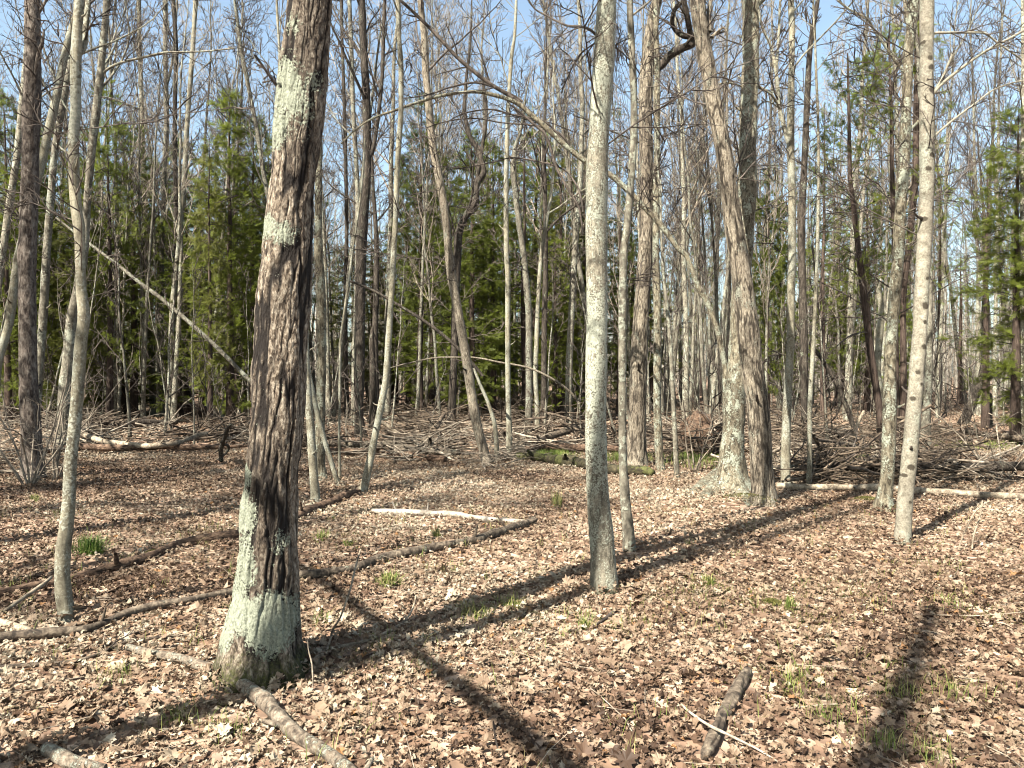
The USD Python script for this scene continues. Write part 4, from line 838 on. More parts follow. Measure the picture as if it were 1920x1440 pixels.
# the far wood that reads as one mass: trunks and saplings beyond, as one object
def far_wood(name, n, d0, d1, kinds, label, seed, smin, smax, fan=0.8):
    r = np.random.default_rng(seed)
    pi = UsdGeom.PointInstancer.Define(stage, '/World/' + name)
    rel = []
    for i, k in enumerate(kinds):
        q = UsdGeom.Xform.Define(stage, f'/World/{name}/tree_kind_{i:03d}')
        q.GetPrim().GetReferences().AddInternalReference(k)
        rel.append(q.GetPath())
    pi.CreatePrototypesRel().SetTargets(rel)
    d = np.sqrt(r.uniform(d0 ** 2, d1 ** 2, n)); x = r.uniform(-fan, fan, n) * d
    s = r.uniform(smin, smax, n)
    an = r.uniform(0, np.pi, n)
    pi.CreatePositionsAttr(Vt.Vec3fArray.FromNumpy(np.column_stack([x, d, gh(x, d)]).astype(np.float32)))
    pi.CreateScalesAttr(Vt.Vec3fArray.FromNumpy(np.column_stack([s, s, s * r.uniform(0.85, 1.15, n)]).astype(np.float32)))
    pi.CreateProtoIndicesAttr(Vt.IntArray.FromNumpy(r.integers(0, len(kinds), n).astype(np.int32)))
    pi.CreateOrientationsAttr(Vt.QuathArray([Gf.Quath(float(math.cos(a)), 0, 0, float(math.sin(a))) for a in an]))
    tag(pi, label, 'trees', kind='stuff')
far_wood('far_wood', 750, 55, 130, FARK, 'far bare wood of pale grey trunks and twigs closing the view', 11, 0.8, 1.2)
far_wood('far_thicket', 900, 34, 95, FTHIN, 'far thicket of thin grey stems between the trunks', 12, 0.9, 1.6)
# trees outside the picture at the left and behind, whose shadows lie on the leaves
SHADE = [(-7.5, 4.2, 4, 1.1, 'bare tree left of the picture whose shadow falls behind the thick trunk'), (-9.5, 7.0, 0, 1.0, 'bare tree left of the picture whose shadow stripes the clearing'),
         (-11.5, 10.5, 2, 1.0, 'bare tree left of the picture near the brush at the left edge'), (-8.2, 0.9, 3, 1.2, 'slim bare tree far left of the viewer shading the leaves behind the S bent tree'), (-13, 6.5, 0, 1.1, 'bare tree farthest left of the viewer'),
         (-10.2, 3.0, 1, 1.0, 'bare tree at the left beyond the slim one, out of the picture')]
for x, y, k, s, lab in SHADE:
    place(BARE[k], 'bare_tree', x, y, 40 + 70 * k, s * 1.9, s * 0.82, lab, 'tree', None)
place(CEDAR[4], 'cedar_tree', -10.6, 5.0, 20, 1.1, 1.0, 'sparse cedar left of the picture shading the far left of the clearing', 'evergreen tree', None)
def shade_tree(label, B, lean, H, r0, r1, seed, n1, t0, name='bare_tree'):
    P = np.array([[B[0] + lean[0] * h, B[1] + lean[1] * h, h] for h in np.linspace(-0.1, H, 9)]); R = np.linspace(r0, r1, 9)
    a, b, c = resample(P, R, 0.15); r = np.random.default_rng(seed)
    T = thing(name, label, 'tree', P[0])
    obj('trunk', stem(a, b, c, 16, bark_disp('plain', r0), 0.3)[0], M['grey'], T, P[0])
    if n1:
        i = np.linspace(0, len(a) - 1, 16).astype(int)
        p1, r1_ = spawn(r, a[i][None], b[i][None], n1, t0, 0.98, 40, 0.16, 0.1, 7, 0.1, 0.35, 0.006)
        p2, r2 = spawn(r, p1, r1_, 5, 0.2, 0.98, 45, 0.45, 0.04, 5, 0.14, 0.5, 0.004)
        obj('branches', tubes(p1, r1_, 5), M['twig'], T, P[0], kind='stuff'); obj('twigs', tubes(p2, r2, 3), M['twig'], T, P[0], kind='stuff')
shade_tree('bare tree behind the viewer whose long shadow lies on the right foreground leaves', (-2.05, -2.15), (-0.12, 0), 10.2, 0.17, 0.06, 1, 14, 0.62)
shade_tree('bare tree beside the viewer at the left whose shadow falls on the thick trunk', (-4.08, 1.23), (0.10, -0.05), 12, 0.12, 0.05, 2, 10, 0.7)
shade_tree('leaning dead pole behind the viewer whose shadow slants across the foreground leaves', (3.1, -1.67), (-1.24, 0.35), 7.6, 0.085, 0.04, 3, 0, 0.5, 'leaning_pole')
# ------------------------------------------------------------------ leaf litter
def leaf_shape(kind, rng, n=9):
    """A dry curled leaf lying along x, about 1 long, in the xy plane: (vertices, triangles)."""
    if kind == 'maple':
        k = 20; a = np.linspace(-np.pi, np.pi, k, endpoint=False) + np.pi / k
        tip = np.array([0.36, 0.30, 0.55, 0.38, 0.62, 0.34, 0.50, 0.36, 0.68, 0.48, 0.48, 0.68, 0.36, 0.5, 0.34, 0.62, 0.38, 0.55, 0.30, 0.36]) * rng.uniform(0.9, 1.1, k)
        V = np.vstack([[[0, 0, 0]], np.column_stack([tip * np.cos(a), tip * np.sin(a), np.zeros(k)])])
        F = np.array([[0, i + 1, (i + 1) % k + 1] for i in range(k)])
        r = np.hypot(V[:, 0], V[:, 1]); cup = rng.uniform(-1.1, 1.1); b = rng.uniform(-1.2, 1.2); p = rng.uniform(0, 6.28)
        V[:, 2] = cup * r ** 2 + b * (V[:, 0] * math.cos(p) + V[:, 1] * math.sin(p)) ** 2 + 0.10 * np.sin(3 * np.arctan2(V[:, 1], V[:, 0]) + p) * r
        return V, F
    t = np.linspace(0, 1, n)
    crumple = 0.05
    if kind == 'oak':
        w = 0.29 * np.sin(np.pi * np.clip(t, 0.02, 0.98) ** 0.75) ** 0.8 * (0.62 + 0.38 * np.cos(2 * np.pi * (t * (n - 1) / 2 + rng.choice([0, 0.5])))) + 0.012
    else:
        w = 0.24 * np.sin(np.pi * np.clip(t, 0.015, 0.985) ** 0.85) ** 0.9 + 0.006
    ph = rng.uniform(-2.6, 2.6) * (t - 0.5) + rng.normal() * 0.3 * np.sin(4 * t)
    x = np.cumsum(np.cos(ph)) / n; z = np.cumsum(np.sin(ph)) / n
    fold = rng.uniform(-0.2, 1.0); tw = rng.normal() * 1.3 * (t - 0.5)
    rows = []
    for s in (-1, 0, 1):
        y = s * w * (math.cos(0.6 * fold)) * rng.uniform(0.9, 1.1, n)
        rows.append(np.column_stack([x - x.mean() + (0.06 * rng.normal(size=n) if s and kind == 'oak' else 0), y * np.cos(tw), z - z.mean() + abs(s) * w * math.sin(0.9 * fold) + y * np.sin(tw)]))
    V = np.vstack(rows); V[:, 2] += crumple * rng.normal(size=len(V))
    F = []
    for a in range(2):
        for i in range(n - 1):
            p, q = a * n + i, (a + 1) * n + i
            F += [[p, p + 1, q + 1], [p, q + 1, q]]
    return V, np.array(F)

rl = np.random.default_rng(77)
TRUNKS = cKDTree(np.array(BASES)[:, :2])
NEAR = [leaf_shape(k, rl, n) for k, n in [('oak', 11)] * 9 + [('maple', 0)] * 2 + [('ovate', 6)] * 6]
MID = [leaf_shape(k, rl, n) for k, n in [('oak', 6)] * 3 + [('ovate', 4)] * 5]
LOW = [leaf_shape('ovate', rl, 3) for _ in range(6)]

def in_view_area(n, d0, d1, margin):
    d = np.sqrt(rl.uniform(d0 ** 2, d1 ** 2, int(n)))
    return rl.uniform(-1, 1, int(n)) * (0.69 * d + margin), d

def place_leaves(tpls, x, y, size, tilt, lift):
    """All leaves of one distance band as one mesh, plus its tone per vertex."""
    n = len(x)
    az = rl.uniform(0, 2 * np.pi, n)
    nz = norm(np.column_stack([rl.normal(size=n) * tilt, rl.normal(size=n) * tilt, np.ones(n)]))
    flip = rl.random(n) < 0.5
    nz = np.where(flip[:, None], -nz, nz)
    ex = np.column_stack([np.cos(az), np.sin(az), np.zeros(n)]); ex = norm(ex - nz * (ex * nz).sum(1)[:, None]); ey = np.cross(nz, ex)
    c = np.column_stack([x, y, gh(x, y) + lift * rl.random(n)])
    dist, i = TRUNKS.query(np.column_stack([x, y]))
    c[:, 2] += 0.045 * np.exp(-np.maximum(dist - np.array(BASES)[i, 2], 0) / 0.10)       # leaves drift against the trunks
    patch = meshkit.fbm(np.column_stack([x * 0.9, y * 0.9, 0 * x]), 3, 4)
    tone = np.clip(0.47 + 1.0 * (patch - 0.5) + 0.5 * (meshkit.fbm(np.column_stack([x * 0.28, y * 0.28, 0 * x + 3]), 2, 8) - 0.5) + 0.23 * rl.normal(size=n), 0, 0.9)
    tone[rl.random(n) < 0.012] = 1.0
    which = rl.integers(0, len(tpls), n)
    out = []
    for q, (tv, tf) in enumerate(tpls):
        ii = np.where(which == q)[0]
        v = c[ii][:, None] + size[ii][:, None, None] * (tv[None, :, :1] * ex[ii][:, None] + tv[None, :, 1:2] * ey[ii][:, None] + tv[None, :, 2:] * nz[ii][:, None])
        out.append((ii, v, tf, tone[ii]))
    return out

# fine twigs and blades among the leaves
def sticks(n, region, l0, l1, r0, r1, seed, rise=0.03, m=5, pile=0.0):
    r = np.random.default_rng(seed)
    x, y = region(r, n)
    a = r.uniform(0, 2 * np.pi, n); Lg = r.uniform(l0, l1, n) * r.uniform(0.5, 1, n)
    up = r.normal(0, rise, n)
    d = np.column_stack([np.cos(a), np.sin(a), up])
    z = gh(x, y) + r.uniform(0.005, 0.03, n) + pile * r.beta(1.1, 2.6, n)
    pts = [np.column_stack([x, y, z]) - d * (Lg / 2)[:, None]]
    for _ in range(m - 1):
        pts.append(pts[-1] + norm(d) * (Lg / (m - 1))[:, None]); d = d + r.normal(size=(n, 3)) * np.array([0.16, 0.16, 0.08])
    P = np.stack(pts, 1)
    g = gh(P[..., 0], P[..., 1]) + 0.008
    P[..., 2] = np.maximum(P[..., 2], g)
    R = (r0 + (r1 - r0) * r.beta(0.9, 2.6, n))[:, None] * np.linspace(1, 0.45, m)[None]
    return P, R
def view_region(d0, d1, k=0.68):
    def f(r, n):
        d = np.sqrt(r.uniform(d0 ** 2, d1 ** 2, n)); return r.uniform(-k, k, n) * d, d
    return f
P, R = sticks(900, view_region(2.6, 15), 0.15, 0.7, 0.0018, 0.005, 21, 0.06)
tag(obj('twig_litter', tubes(P, R, 4), M['twig_pale'], kind='stuff'), 'small broken twigs lying among the dry leaves', 'twigs')

def blades(name, n, centres, spread, h0, h1, w, seed, mat, lean=0.5):
    r = np.random.default_rng(seed)
    c = np.asarray(centres)[r.integers(0, len(centres), n)]
    x, y = c[:, 0] + r.normal(size=n) * spread, c[:, 1] + r.normal(size=n) * spread
    h = r.uniform(h0, h1, n); a = r.uniform(0, 2 * np.pi, n); ln = np.abs(r.normal(0, lean, n)) * h
    b = np.column_stack([x, y, gh(x, y)]); s = np.column_stack([-np.sin(a), np.cos(a), 0 * a]) * w / 2
    o = np.column_stack([np.cos(a), np.sin(a), 0 * a])
    m_ = b + o * (ln * 0.35)[:, None] + np.array([0, 0, 1]) * (h * 0.62)[:, None]; t = b + o * ln[:, None] + np.array([0, 0, 1]) * h[:, None] * 0.9
    V = np.stack([b - s, b + s, m_ + s * 0.7, m_ - s * 0.7, t], 1)
    F = np.array([[0, 1, 2], [0, 2, 3], [3, 2, 4]])
    tone = np.repeat(np.clip(r.beta(2, 2, n) + r.normal(size=n) * 0.1, 0, 1), 5)
    return (V.reshape(-1, 3), (F[None] + (np.arange(n) * 5)[:, None, None]).reshape(-1, 3)), tone
rg = np.random.default_rng(5)
cl = np.column_stack([rg.uniform(-0.66, 0.66, 260), np.sqrt(rg.uniform(2.8 ** 2, 9 ** 2, 260))]); cl[:, 0] *= cl[:, 1]
cl = np.vstack([cl, [flat(*q) for q in [(420, 1360), (330, 1345), (1500, 1270), (1540, 1340), (1690, 1300), (1650, 1390), (1480, 1300), (1790, 1300), (1750, 1420), (880, 1140), (960, 1130), (900, 1150), (215, 1265), (600, 1170), (1100, 1160), (1780, 1140)] for _ in range(7)]])
vf, tn = blades('g', 3200, cl, 0.05, 0.03, 0.11, 0.0032, 6, 'grass', 0.8)
tag(obj('sparse_grass', vf, M['grass'], attrs={'tone': tn}, kind='stuff'), 'sparse thin grass blades poking through the leaves', 'grass')
def strip(pairs, k, r):
    out = []
    for (u0, v0, u1, v1) in pairs:
        for _ in range(k):
            out.append(flat(r.uniform(u0, u1), r.uniform(v0, v1)))
    return np.array(out)
vf, tn = blades('g', 5200, strip([(1110, 850, 1230, 868), (1270, 842, 1350, 880), (1440, 842, 1640, 868), (1000, 848, 1060, 856), (1700, 835, 1900, 850)], 60, rg), 0.12, 0.05, 0.17, 0.008, 7, 'grass')
tag(obj('grass_patch', vf, M['grass'], attrs={'tone': tn * 0.75}, kind='stuff'), 'low green grass among the logs in the middle distance', 'grass')

# small green plants, one by one
def tuft(name, label, cat, u, v, wpx, hpx, n, seed, mat='seedling', group=None):
    c = on_ground(u, v); s = wpx * c[1] / FPX / 2; h = hpx * c[1] / FPX
    r = np.random.default_rng(seed)
    T = thing(name, label, cat, c, group)
    a = r.uniform(0, 2 * np.pi, n); el = r.uniform(0.25, 1.3, n); l = r.uniform(0.55, 1, n)
    o = np.column_stack([np.cos(a) * s * np.cos(el), np.sin(a) * s * np.cos(el), h * np.sin(el)]) * l[:, None]
    b = c + np.column_stack([r.normal(size=n) * s * 0.22, r.normal(size=n) * s * 0.22, 0.0 * a])
    mid = b + o * 0.55 + [0, 0, 0.06 * h]; tip = b + o + np.column_stack([0 * a, 0 * a, -0.12 * h * l])
    sd = np.column_stack([-np.sin(a), np.cos(a), 0 * a]) * max(0.0022, 0.012 * s)
    V = np.stack([b - sd, b + sd, mid + sd, mid - sd, tip], 1); F = np.array([[0, 1, 2], [0, 2, 3], [3, 2, 4]])
    obj('leaves', (V.reshape(-1, 3), (F[None] + (np.arange(n) * 5)[:, None, None]).reshape(-1, 3)), M[mat], T, c, {'tone': np.repeat(r.random(n), 5)})
    st = np.stack([c + np.array([0, 0, -0.01]), c + np.array([0.0, 0, 0.25 * h]), c + np.array([0.1 * s, 0, 0.5 * h])])
    obj('stem', tubes(st, np.full(3, 0.003), 5), M['twig'], T, c)
tuft('green_tuft', 'bright green feathery tuft, largest one, right of the S bent tree', 'plant', 168, 1040, 85, 52, 420, 1)
tuft('green_tuft', 'yellow green feathery tuft just below the long grey branch right of the thick trunk', 'plant', 728, 1100, 66, 38, 260, 2, 'grass')
tuft('green_tuft', 'small green tuft between the thick trunk and the bleached branch', 'plant', 603, 1018, 46, 36, 130, 3, 'grass')
tuft('green_tuft', 'small green sprig in the leaves left below the lichen crusted trunk', 'plant', 1096, 1172, 36, 30, 110, 4, 'grass')
tuft('green_tuft', 'small green tuft right of the foot of the lichen crusted trunk', 'plant', 1328, 1100, 46, 28, 130, 5, 'grass')
tuft('green_tuft', 'thin upright green sprig left of the lichen crusted trunk far back on the leaves', 'plant', 1045, 950, 34, 50, 90, 6, 'grass')
tuft('green_tuft', 'dull green little plant right of the round moss cushion', 'plant', 1482, 1150, 36, 44, 110, 7, 'grass')
tuft('green_tuft', 'faint green sprig just above the long grey branch', 'plant', 818, 1012, 30, 30, 70, 8, 'grass')
tuft('green_tuft', 'low yellow green tuft beside the small tuft near the thick trunk', 'plant', 655, 1026, 40, 16, 120, 9, 'grass')
tuft('green_tuft', 'pale green tuft at the foot of the rough scaly trunk', 'plant', 66, 945, 34, 22, 80, 10, 'grass')
FOOT = [(0.0, -50.0, 0.0)]
def cushion(label, u, v, w, h, seed, name='moss_cushion'):
    c = on_ground(u, v); r = np.random.default_rng(seed); n = 900
    s = w * c[1] / FPX / 2
    q = r.normal(size=(n, 2)) * 0.42; q = q[np.hypot(q[:, 0], q[:, 1]) < 1]; n = len(q)
    z = 0.35 * s * np.sqrt(1 - np.clip((q ** 2).sum(1), 0, 1))
    FOOT.append((c[0], c[1], s * 0.8))
    b = np.column_stack([c[0] + q[:, 0] * s, c[1] + q[:, 1] * s * 1.1, c[2] + z + 0.012])
    d = norm(r.normal(size=(n, 3)) + [0, 0, 1.0]) * 0.014; e = norm(np.cross(d, r.normal(size=(n, 3)))) * 0.004
    V = np.stack([b - e, b + e, b + d], 1).reshape(-1, 3)
    vf = (V, np.arange(3 * n).reshape(-1, 3))
    tag(obj(name, vf, M['moss'], attrs={'tone': np.repeat(r.random(n), 3)}), label, 'moss')
cushion('round olive moss cushion among the leaves at the right', 1448, 1140, 36, 20, 1)
cushion('mossy patch on the leaves between the feet of the leaning pair', 1402, 950, 120, 24, 2)
cushion('thin mossy patch left of the foot of the pale bumpy trunk', 1628, 945, 60, 14, 3)
cushion('small yellow moss patch beside the rotten reddish log', 285, 1042, 26, 10, 4)

mc = np.array([flat(*q) for q in [(1340, 1110), (1420, 1130), (1510, 1165), (1260, 1125), (1580, 1120), (1180, 1175), (700, 1240), (930, 1145), (1690, 1290), (1500, 1290), (1880, 1170), (640, 1010), (120, 975), (380, 1000), (1230, 960), (1760, 1060)]])
vf, tn = blades('m', 3000, mc, 0.17, 0.008, 0.032, 0.005, 61, 'moss', 0.9)
vf[0][:, 2] += 0.028
tag(obj('thin_moss', vf, M['moss'], attrs={'tone': tn}, kind='stuff'), 'thin dull green moss in patches between the leaves', 'moss')

# ------------------------------------------------------------------ fallen branches and logs, traced along the floor
def fallen(name, label, mat, pts, cat='branch', k=14, seed=1, lift=0.95, disp='plain', twigs=0, caps=True, group=None, rise=None, side=(), ds=0.03, stubs=None):
    """pts: (u, v, width px) along the ground; rise: metres above the ground at each point."""
    pts = np.array(pts, float)
    P = np.array([[*flat(u, v), 0] for u, v, _ in pts]); sc = P[:, 1] / FPX
    R = pts[:, 2] * sc / 2
    rs = np.zeros(len(P)) if rise is None else np.asarray(rise, float)
    for i, (u, v, _) in enumerate(pts):                     # a raised point keeps its pixel: it stands nearer than where its line of sight meets the ground
        if rs[i] > 0:
            P[i, :2] *= (EYE - rs[i]) / EYE
            R[i] *= (EYE - rs[i]) / EYE
    a, b, c = resample(np.column_stack([P[:, :2], rs]), R, ds)
    a[:, 2] = gh(a[:, 0], a[:, 1]) + np.maximum(a[:, 2], 0) + b * lift
    r = np.random.default_rng(seed)
    stubs = (4 if cat in ('branch', 'log') and c[-1] > 1.0 and name != 'curved_twig' and name != 'stick' else 0) if stubs is None else stubs
    nk = meshkit.fbm(np.column_stack([c * 3, 0 * c + seed, 0 * c]), 2, 3) - 0.5
    b2 = b * (1 + 0.45 * nk + 0.15 * (meshkit.noise(np.column_stack([c * 14, 0 * c + seed + 4, 0 * c])) - 0.5))
    wig = np.column_stack([meshkit.fbm(np.column_stack([c * 2.5, 0 * c + seed + q, 0 * c]), 3, 5) - 0.5 for q in (11, 23)])
    a[:, :2] += wig * np.minimum(1.0 * b, 0.04)[:, None] * (name != 'rough_stick')
    if caps:
        a = np.vstack([a[0] + (a[0] - a[1]) * 0.02, a, a[-1] + (a[-1] - a[-2]) * 0.02]); b2 = np.concatenate([[b2[0] * 0.05], b2, [b2[-1] * 0.05]]); c = np.concatenate([[c[0]], c, [c[-1]]])
    FOOT.extend(np.column_stack([a[:, :2], b2])[np.concatenate([[True], b2[1:] > 0.008])])
    T = thing(name, label, cat, a[1], group)
    obj('stem', stem(a, b2, c, k, bark_disp(disp, float(b.max())))[0], M[mat], T, a[1])
    if stubs:
        i = np.linspace(2, len(a) - 3, 12).astype(int)
        q, w = spawn(r, a[i][None], b2[i][None], stubs, 0.05, 0.97, 58, 0.0, 0.0, 4, 0.12, 0.45, 0.003)
        q = q[:, :1] + np.linspace(0, 1, 4)[None, :, None] * norm(r.normal(size=(stubs, 1, 3)) * [1, 1, 0.6] + [0, 0, 0.4]) * (b2.max() * r.uniform(1.6, 4.0, (stubs, 1, 1)))
        for p_, w_ in zip(q, w):
            obj('stub', tubes(p_, np.linspace(0.42, 0.22, 4) * b2.max() * r.uniform(0.6, 1.1), 7), M[mat], T, a[1])
    for sp in side:
        q = np.array([[*flat(u, v), 0] for u, v, _, _ in sp]); w = np.array([s[2] for s in sp]) * q[:, 1] / FPX / 2; hh = np.array([s[3] for s in sp], float)
        q[:, :2] *= ((EYE - hh) / EYE)[:, None]
        q[:, 2] = gh(q[:, 0], q[:, 1]) + hh + w * 0.5
        e, f, g = resample(q, w, 0.03)
        obj('side_branch', stem(e, f, g, 8)[0], M[mat], T, a[1])
    if twigs:
        i = np.linspace(1, len(a) - 2, 14).astype(int)
        p2, r2 = spawn(r, a[i][None], b2[i][None], twigs, 0.05, 0.98, 55, 0.22, 0.03, 7, 0.16, 0.5, 0.004)
        p3, r3 = spawn(r, p2, r2, 5, 0.15, 1, 45, 0.5, 0.0, 5, 0.16, 0.5, 0.003)
        for p in (p2, p3):
            p[..., 2] = np.maximum(p[..., 2], gh(p[..., 0], p[..., 1]) + 0.01)
        obj('twigs', join([tubes(p2, r2, 4), tubes(p3, r3, 3)]), M['twig'], T, a[1], kind='stuff')
    return T
fallen('fallen_branch', 'lichen spotted branch in the foreground, running from the thick trunk to the bottom edge', 'branch_bark', [(440, 1278, 20), (462, 1294, 25), (490, 1318, 26), (520, 1350, 25), (560, 1385, 25), (605, 1412, 24), (650, 1445, 24), (690, 1480, 22)], k=30, seed=1, ds=0.012)
fallen('fallen_branch', 'broken lichen spotted branch end lying against the foot of the thick trunk', 'branch_bark', [(238, 1216, 13), (275, 1226, 16), (333, 1237, 18), (383, 1251, 18), (415, 1258, 20), (438, 1264, 18)], k=26, seed=2, ds=0.012)
fallen('curved_twig', 'pale thin forked twig curving around the foot of the thick trunk', 'dead', [(466, 1342, 4), (485, 1305, 6), (500, 1272, 10), (520, 1248, 11), (545, 1231, 9), (580, 1220, 7), (640, 1210, 6), (700, 1196, 6), (745, 1172, 5), (770, 1145, 4), (780, 1112, 3)], k=9, seed=3, rise=[0, 0, .01, .03, .04, .03, .01, 0, 0.0, .04, .12], side=[[(612, 1216, 4, .02), (622, 1185, 4, .08), (640, 1150, 3, .2), (660, 1090, 3, .36), (676, 1030, 2.4, .5)]])
fallen('fallen_branch', 'long brown branch on the leaves left of the thick trunk', 'log', [(-30, 1212, 17), (30, 1203, 17), (100, 1196, 17), (170, 1187, 15), (230, 1167, 15), (290, 1152, 14), (350, 1142, 14), (425, 1124, 13), (455, 1115, 12)], k=16, seed=4, lift=1.3)
fallen('fallen_branch', 'long grey branch lying right of the thick trunk, tip near the bleached branch', 'log', [(540, 1095, 18), (600, 1087, 17), (660, 1078, 16), (720, 1058, 16), (780, 1046, 17), (830, 1036, 16), (880, 1026, 15), (930, 1011, 15), (970, 998, 14), (1003, 985, 13)], k=16, seed=5, side=[[(985, 988, 8, .02), (1000, 982, 6, .05), (1006, 978, 5, .06)]])
fallen('bleached_branch', 'bleached almost white bare branch in the sun on the leaves', 'bleached', [(697, 962, 9), (740, 966, 11), (800, 969, 11), (850, 973, 11), (895, 981, 10), (940, 985, 9), (985, 987, 8), (1000, 987, 6)], k=12, seed=6)
fallen('rotten_log', 'reddish rotten log on the leaves between the S bent tree and the thick trunk', 'rotten', [(130, 1086, 14), (190, 1074, 18), (240, 1063, 20), (300, 1042, 16), (330, 1028, 17), (390, 1018, 22), (440, 1008, 20), (480, 1000, 16)], cat='log', k=16, seed=7, disp='flaky', lift=0.7)
fallen('rotten_log', 'crumbling reddish log just right of the thick trunk, pointing to the thin greenish trunk', 'rotten', [(550, 975, 14), (590, 958, 16), (620, 947, 16), (650, 935, 15), (684, 925, 11)], cat='log', k=16, seed=8, disp='flaky', lift=0.7)
fallen('rotten_log', 'dark rotten log at the left edge in front of the S bent tree', 'rotten', [(-20, 1122, 18), (40, 1110, 18), (90, 1098, 16), (135, 1090, 12)], cat='log', k=14, seed=9, disp='flaky', lift=0.7)
fallen('stick', 'straight grey stick slanting across the dark rotten log at the left edge', 'dead', [(8, 1146, 7), (50, 1118, 7.5), (96, 1084, 6)], k=8, seed=10, rise=[.01, .06, .08])
fallen('stick', 'pale stick end at the left edge beside the long brown branch', 'dead', [(-10, 1165, 12), (25, 1178, 13), (60, 1188, 11)], k=9, seed=11)
fallen('stick', 'dark thin branch below the long brown branch at the left', 'log', [(-20, 1256, 9), (60, 1247, 10), (130, 1242, 10), (180, 1228, 8), (235, 1207, 7), (330, 1196, 5), (400, 1190, 4)], k=8, seed=12, twigs=4)
fallen('stick', 'thin dark stick left of the thick trunk below the long brown branch', 'dead', [(105, 1170, 5), (130, 1180, 5), (100, 1196, 4)], k=6, seed=32)
fallen('fallen_branch', 'short stubby branch piece at the bottom left corner', 'branch_bark', [(85, 1408, 24), (110, 1420, 26), (150, 1432, 24), (195, 1436, 16)], k=20, seed=13, ds=0.012)
fallen('rough_stick', 'dark rough bark covered stick in the right foreground pointing at the viewer', 'log', [(1402, 1262, 17), (1385, 1290, 23), (1368, 1322, 25), (1352, 1350, 25), (1338, 1385, 27), (1322, 1418, 27)], k=30, seed=15, disp='furrow', lift=0.7, ds=0.01)
fallen('stick', 'long thin twig lying across the rough bark covered stick', 'twig_pale', [(1278, 1312, 4), (1310, 1342, 5), (1350, 1366, 6), (1400, 1390, 5), (1458, 1424, 4)], k=7, seed=16, rise=[0, .03, .06, .02, 0])
fallen('stick', 'dark crooked twig lying left of the rough bark covered stick', 'twig', [(900, 1298, 3), (960, 1293, 4), (1010, 1292, 5), (1060, 1292, 5), (1085, 1308, 5), (1120, 1322, 4), (1132, 1350, 3)], k=6, seed=17)
fallen('stick', 'upright broken dark twig in the centre foreground', 'twig', [(934, 1400, 5), (928, 1370, 5), (925, 1345, 4)], k=6, seed=18, rise=[0, .06, .13])
fallen('stick', 'brown stick half buried in the leaves at the right edge', 'rotten', [(1850, 1270, 8), (1880, 1278, 14), (1935, 1288, 16)], k=10, seed=19, lift=0.6)
fallen('stick', 'short dark stick in the leaves right of the lichen crusted trunk', 'twig', [(1110, 1170, 4), (1130, 1160, 7), (1150, 1148, 9)], k=7, seed=20, lift=0.6)
fallen('stick', 'thin grey stick touching the foot of the lichen crusted trunk', 'dead', [(1150, 1108, 4), (1190, 1100, 4.5), (1225, 1088, 4)], k=6, seed=21)
fallen('pale_log', 'long straight pale pole on the ground between the right hand trunks', 'dead', [(1455, 916, 11), (1510, 918, 12), (1560, 918, 12), (1620, 920, 11), (1650, 921, 11), (1700, 926, 11), (1750, 927, 11), (1830, 931, 11), (1960, 938, 12)], cat='log', k=14, seed=22, ds=0.05, lift=1.5)
fallen('fallen_log', 'long dark fallen trunk lying behind the pale pole at the right', 'dark', [(1447, 876, 10), (1500, 876, 12), (1560, 877, 13), (1650, 877, 14), (1720, 878, 15), (1800, 878, 16), (1870, 879, 17), (1990, 882, 18)], cat='log', k=14, seed=23, rise=[.16] * 8, twigs=40, ds=0.08)
fallen('mossy_log', 'mossy brown log on the ground behind the lichen crusted trunk', 'mossy', [(970, 860, 14), (1020, 865, 18), (1070, 872, 20), (1110, 880, 21), (1160, 886, 20), (1205, 888, 18), (1225, 890, 12)], cat='log', k=16, seed=24, disp='flaky')
fallen('fallen_log', 'grey log at the edge of the clearing left of the brush heap, upper one', 'log', [(560, 836, 12), (640, 836, 13), (700, 838, 14), (760, 842, 14), (820, 846, 13), (862, 848, 10)], cat='log', seed=25, rise=[.1] * 6)
fallen('fallen_log', 'brown log at the edge of the clearing left of the brush heap, lower one', 'rotten', [(600, 850, 12), (650, 850, 13), (730, 852, 14), (780, 858, 15), (835, 862, 13)], cat='log', seed=26)
fallen('fallen_log', 'long dark log lying across the left clearing edge', 'rotten', [(85, 850, 12), (160, 844, 13), (240, 845, 13), (310, 842, 12), (390, 842, 9), (470, 840, 7)], cat='log', seed=27, rise=[.06] * 6)
fallen('fallen_branch', 'curved pale branch lying over the long dark log at the left', 'dead', [(148, 808, 9), (170, 825, 12), (200, 834, 12), (240, 838, 11), (280, 840, 10), (330, 834, 10), (365, 822, 9), (390, 816, 6)], seed=28, rise=[.35, .22, .15, .12, .12, .15, .22, .28])
fallen('fallen_log', 'pale grey log far back in the shade of the left cedars', 'log', [(150, 772, 8), (210, 775, 8), (270, 776, 8), (340, 776, 7)], cat='log', seed=29)
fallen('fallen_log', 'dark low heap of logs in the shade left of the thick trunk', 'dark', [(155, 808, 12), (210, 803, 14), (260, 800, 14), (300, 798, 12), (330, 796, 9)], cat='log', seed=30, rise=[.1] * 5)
fallen('fallen_log', 'sloping grey log left of the lichen crusted trunk', 'log', [(965, 835, 9), (1000, 827, 12), (1040, 816, 13), (1080, 804, 13), (1130, 795, 12)], cat='log', seed=31, rise=[.05, .12, .2, .3, .35])
fallen('fallen_log', 'brown log below the sloping grey log behind the lichen crusted trunk', 'rotten', [(985, 845, 12), (1040, 843, 14), (1100, 842, 14), (1180, 845, 12)], cat='log', seed=33, rise=[.06] * 4)
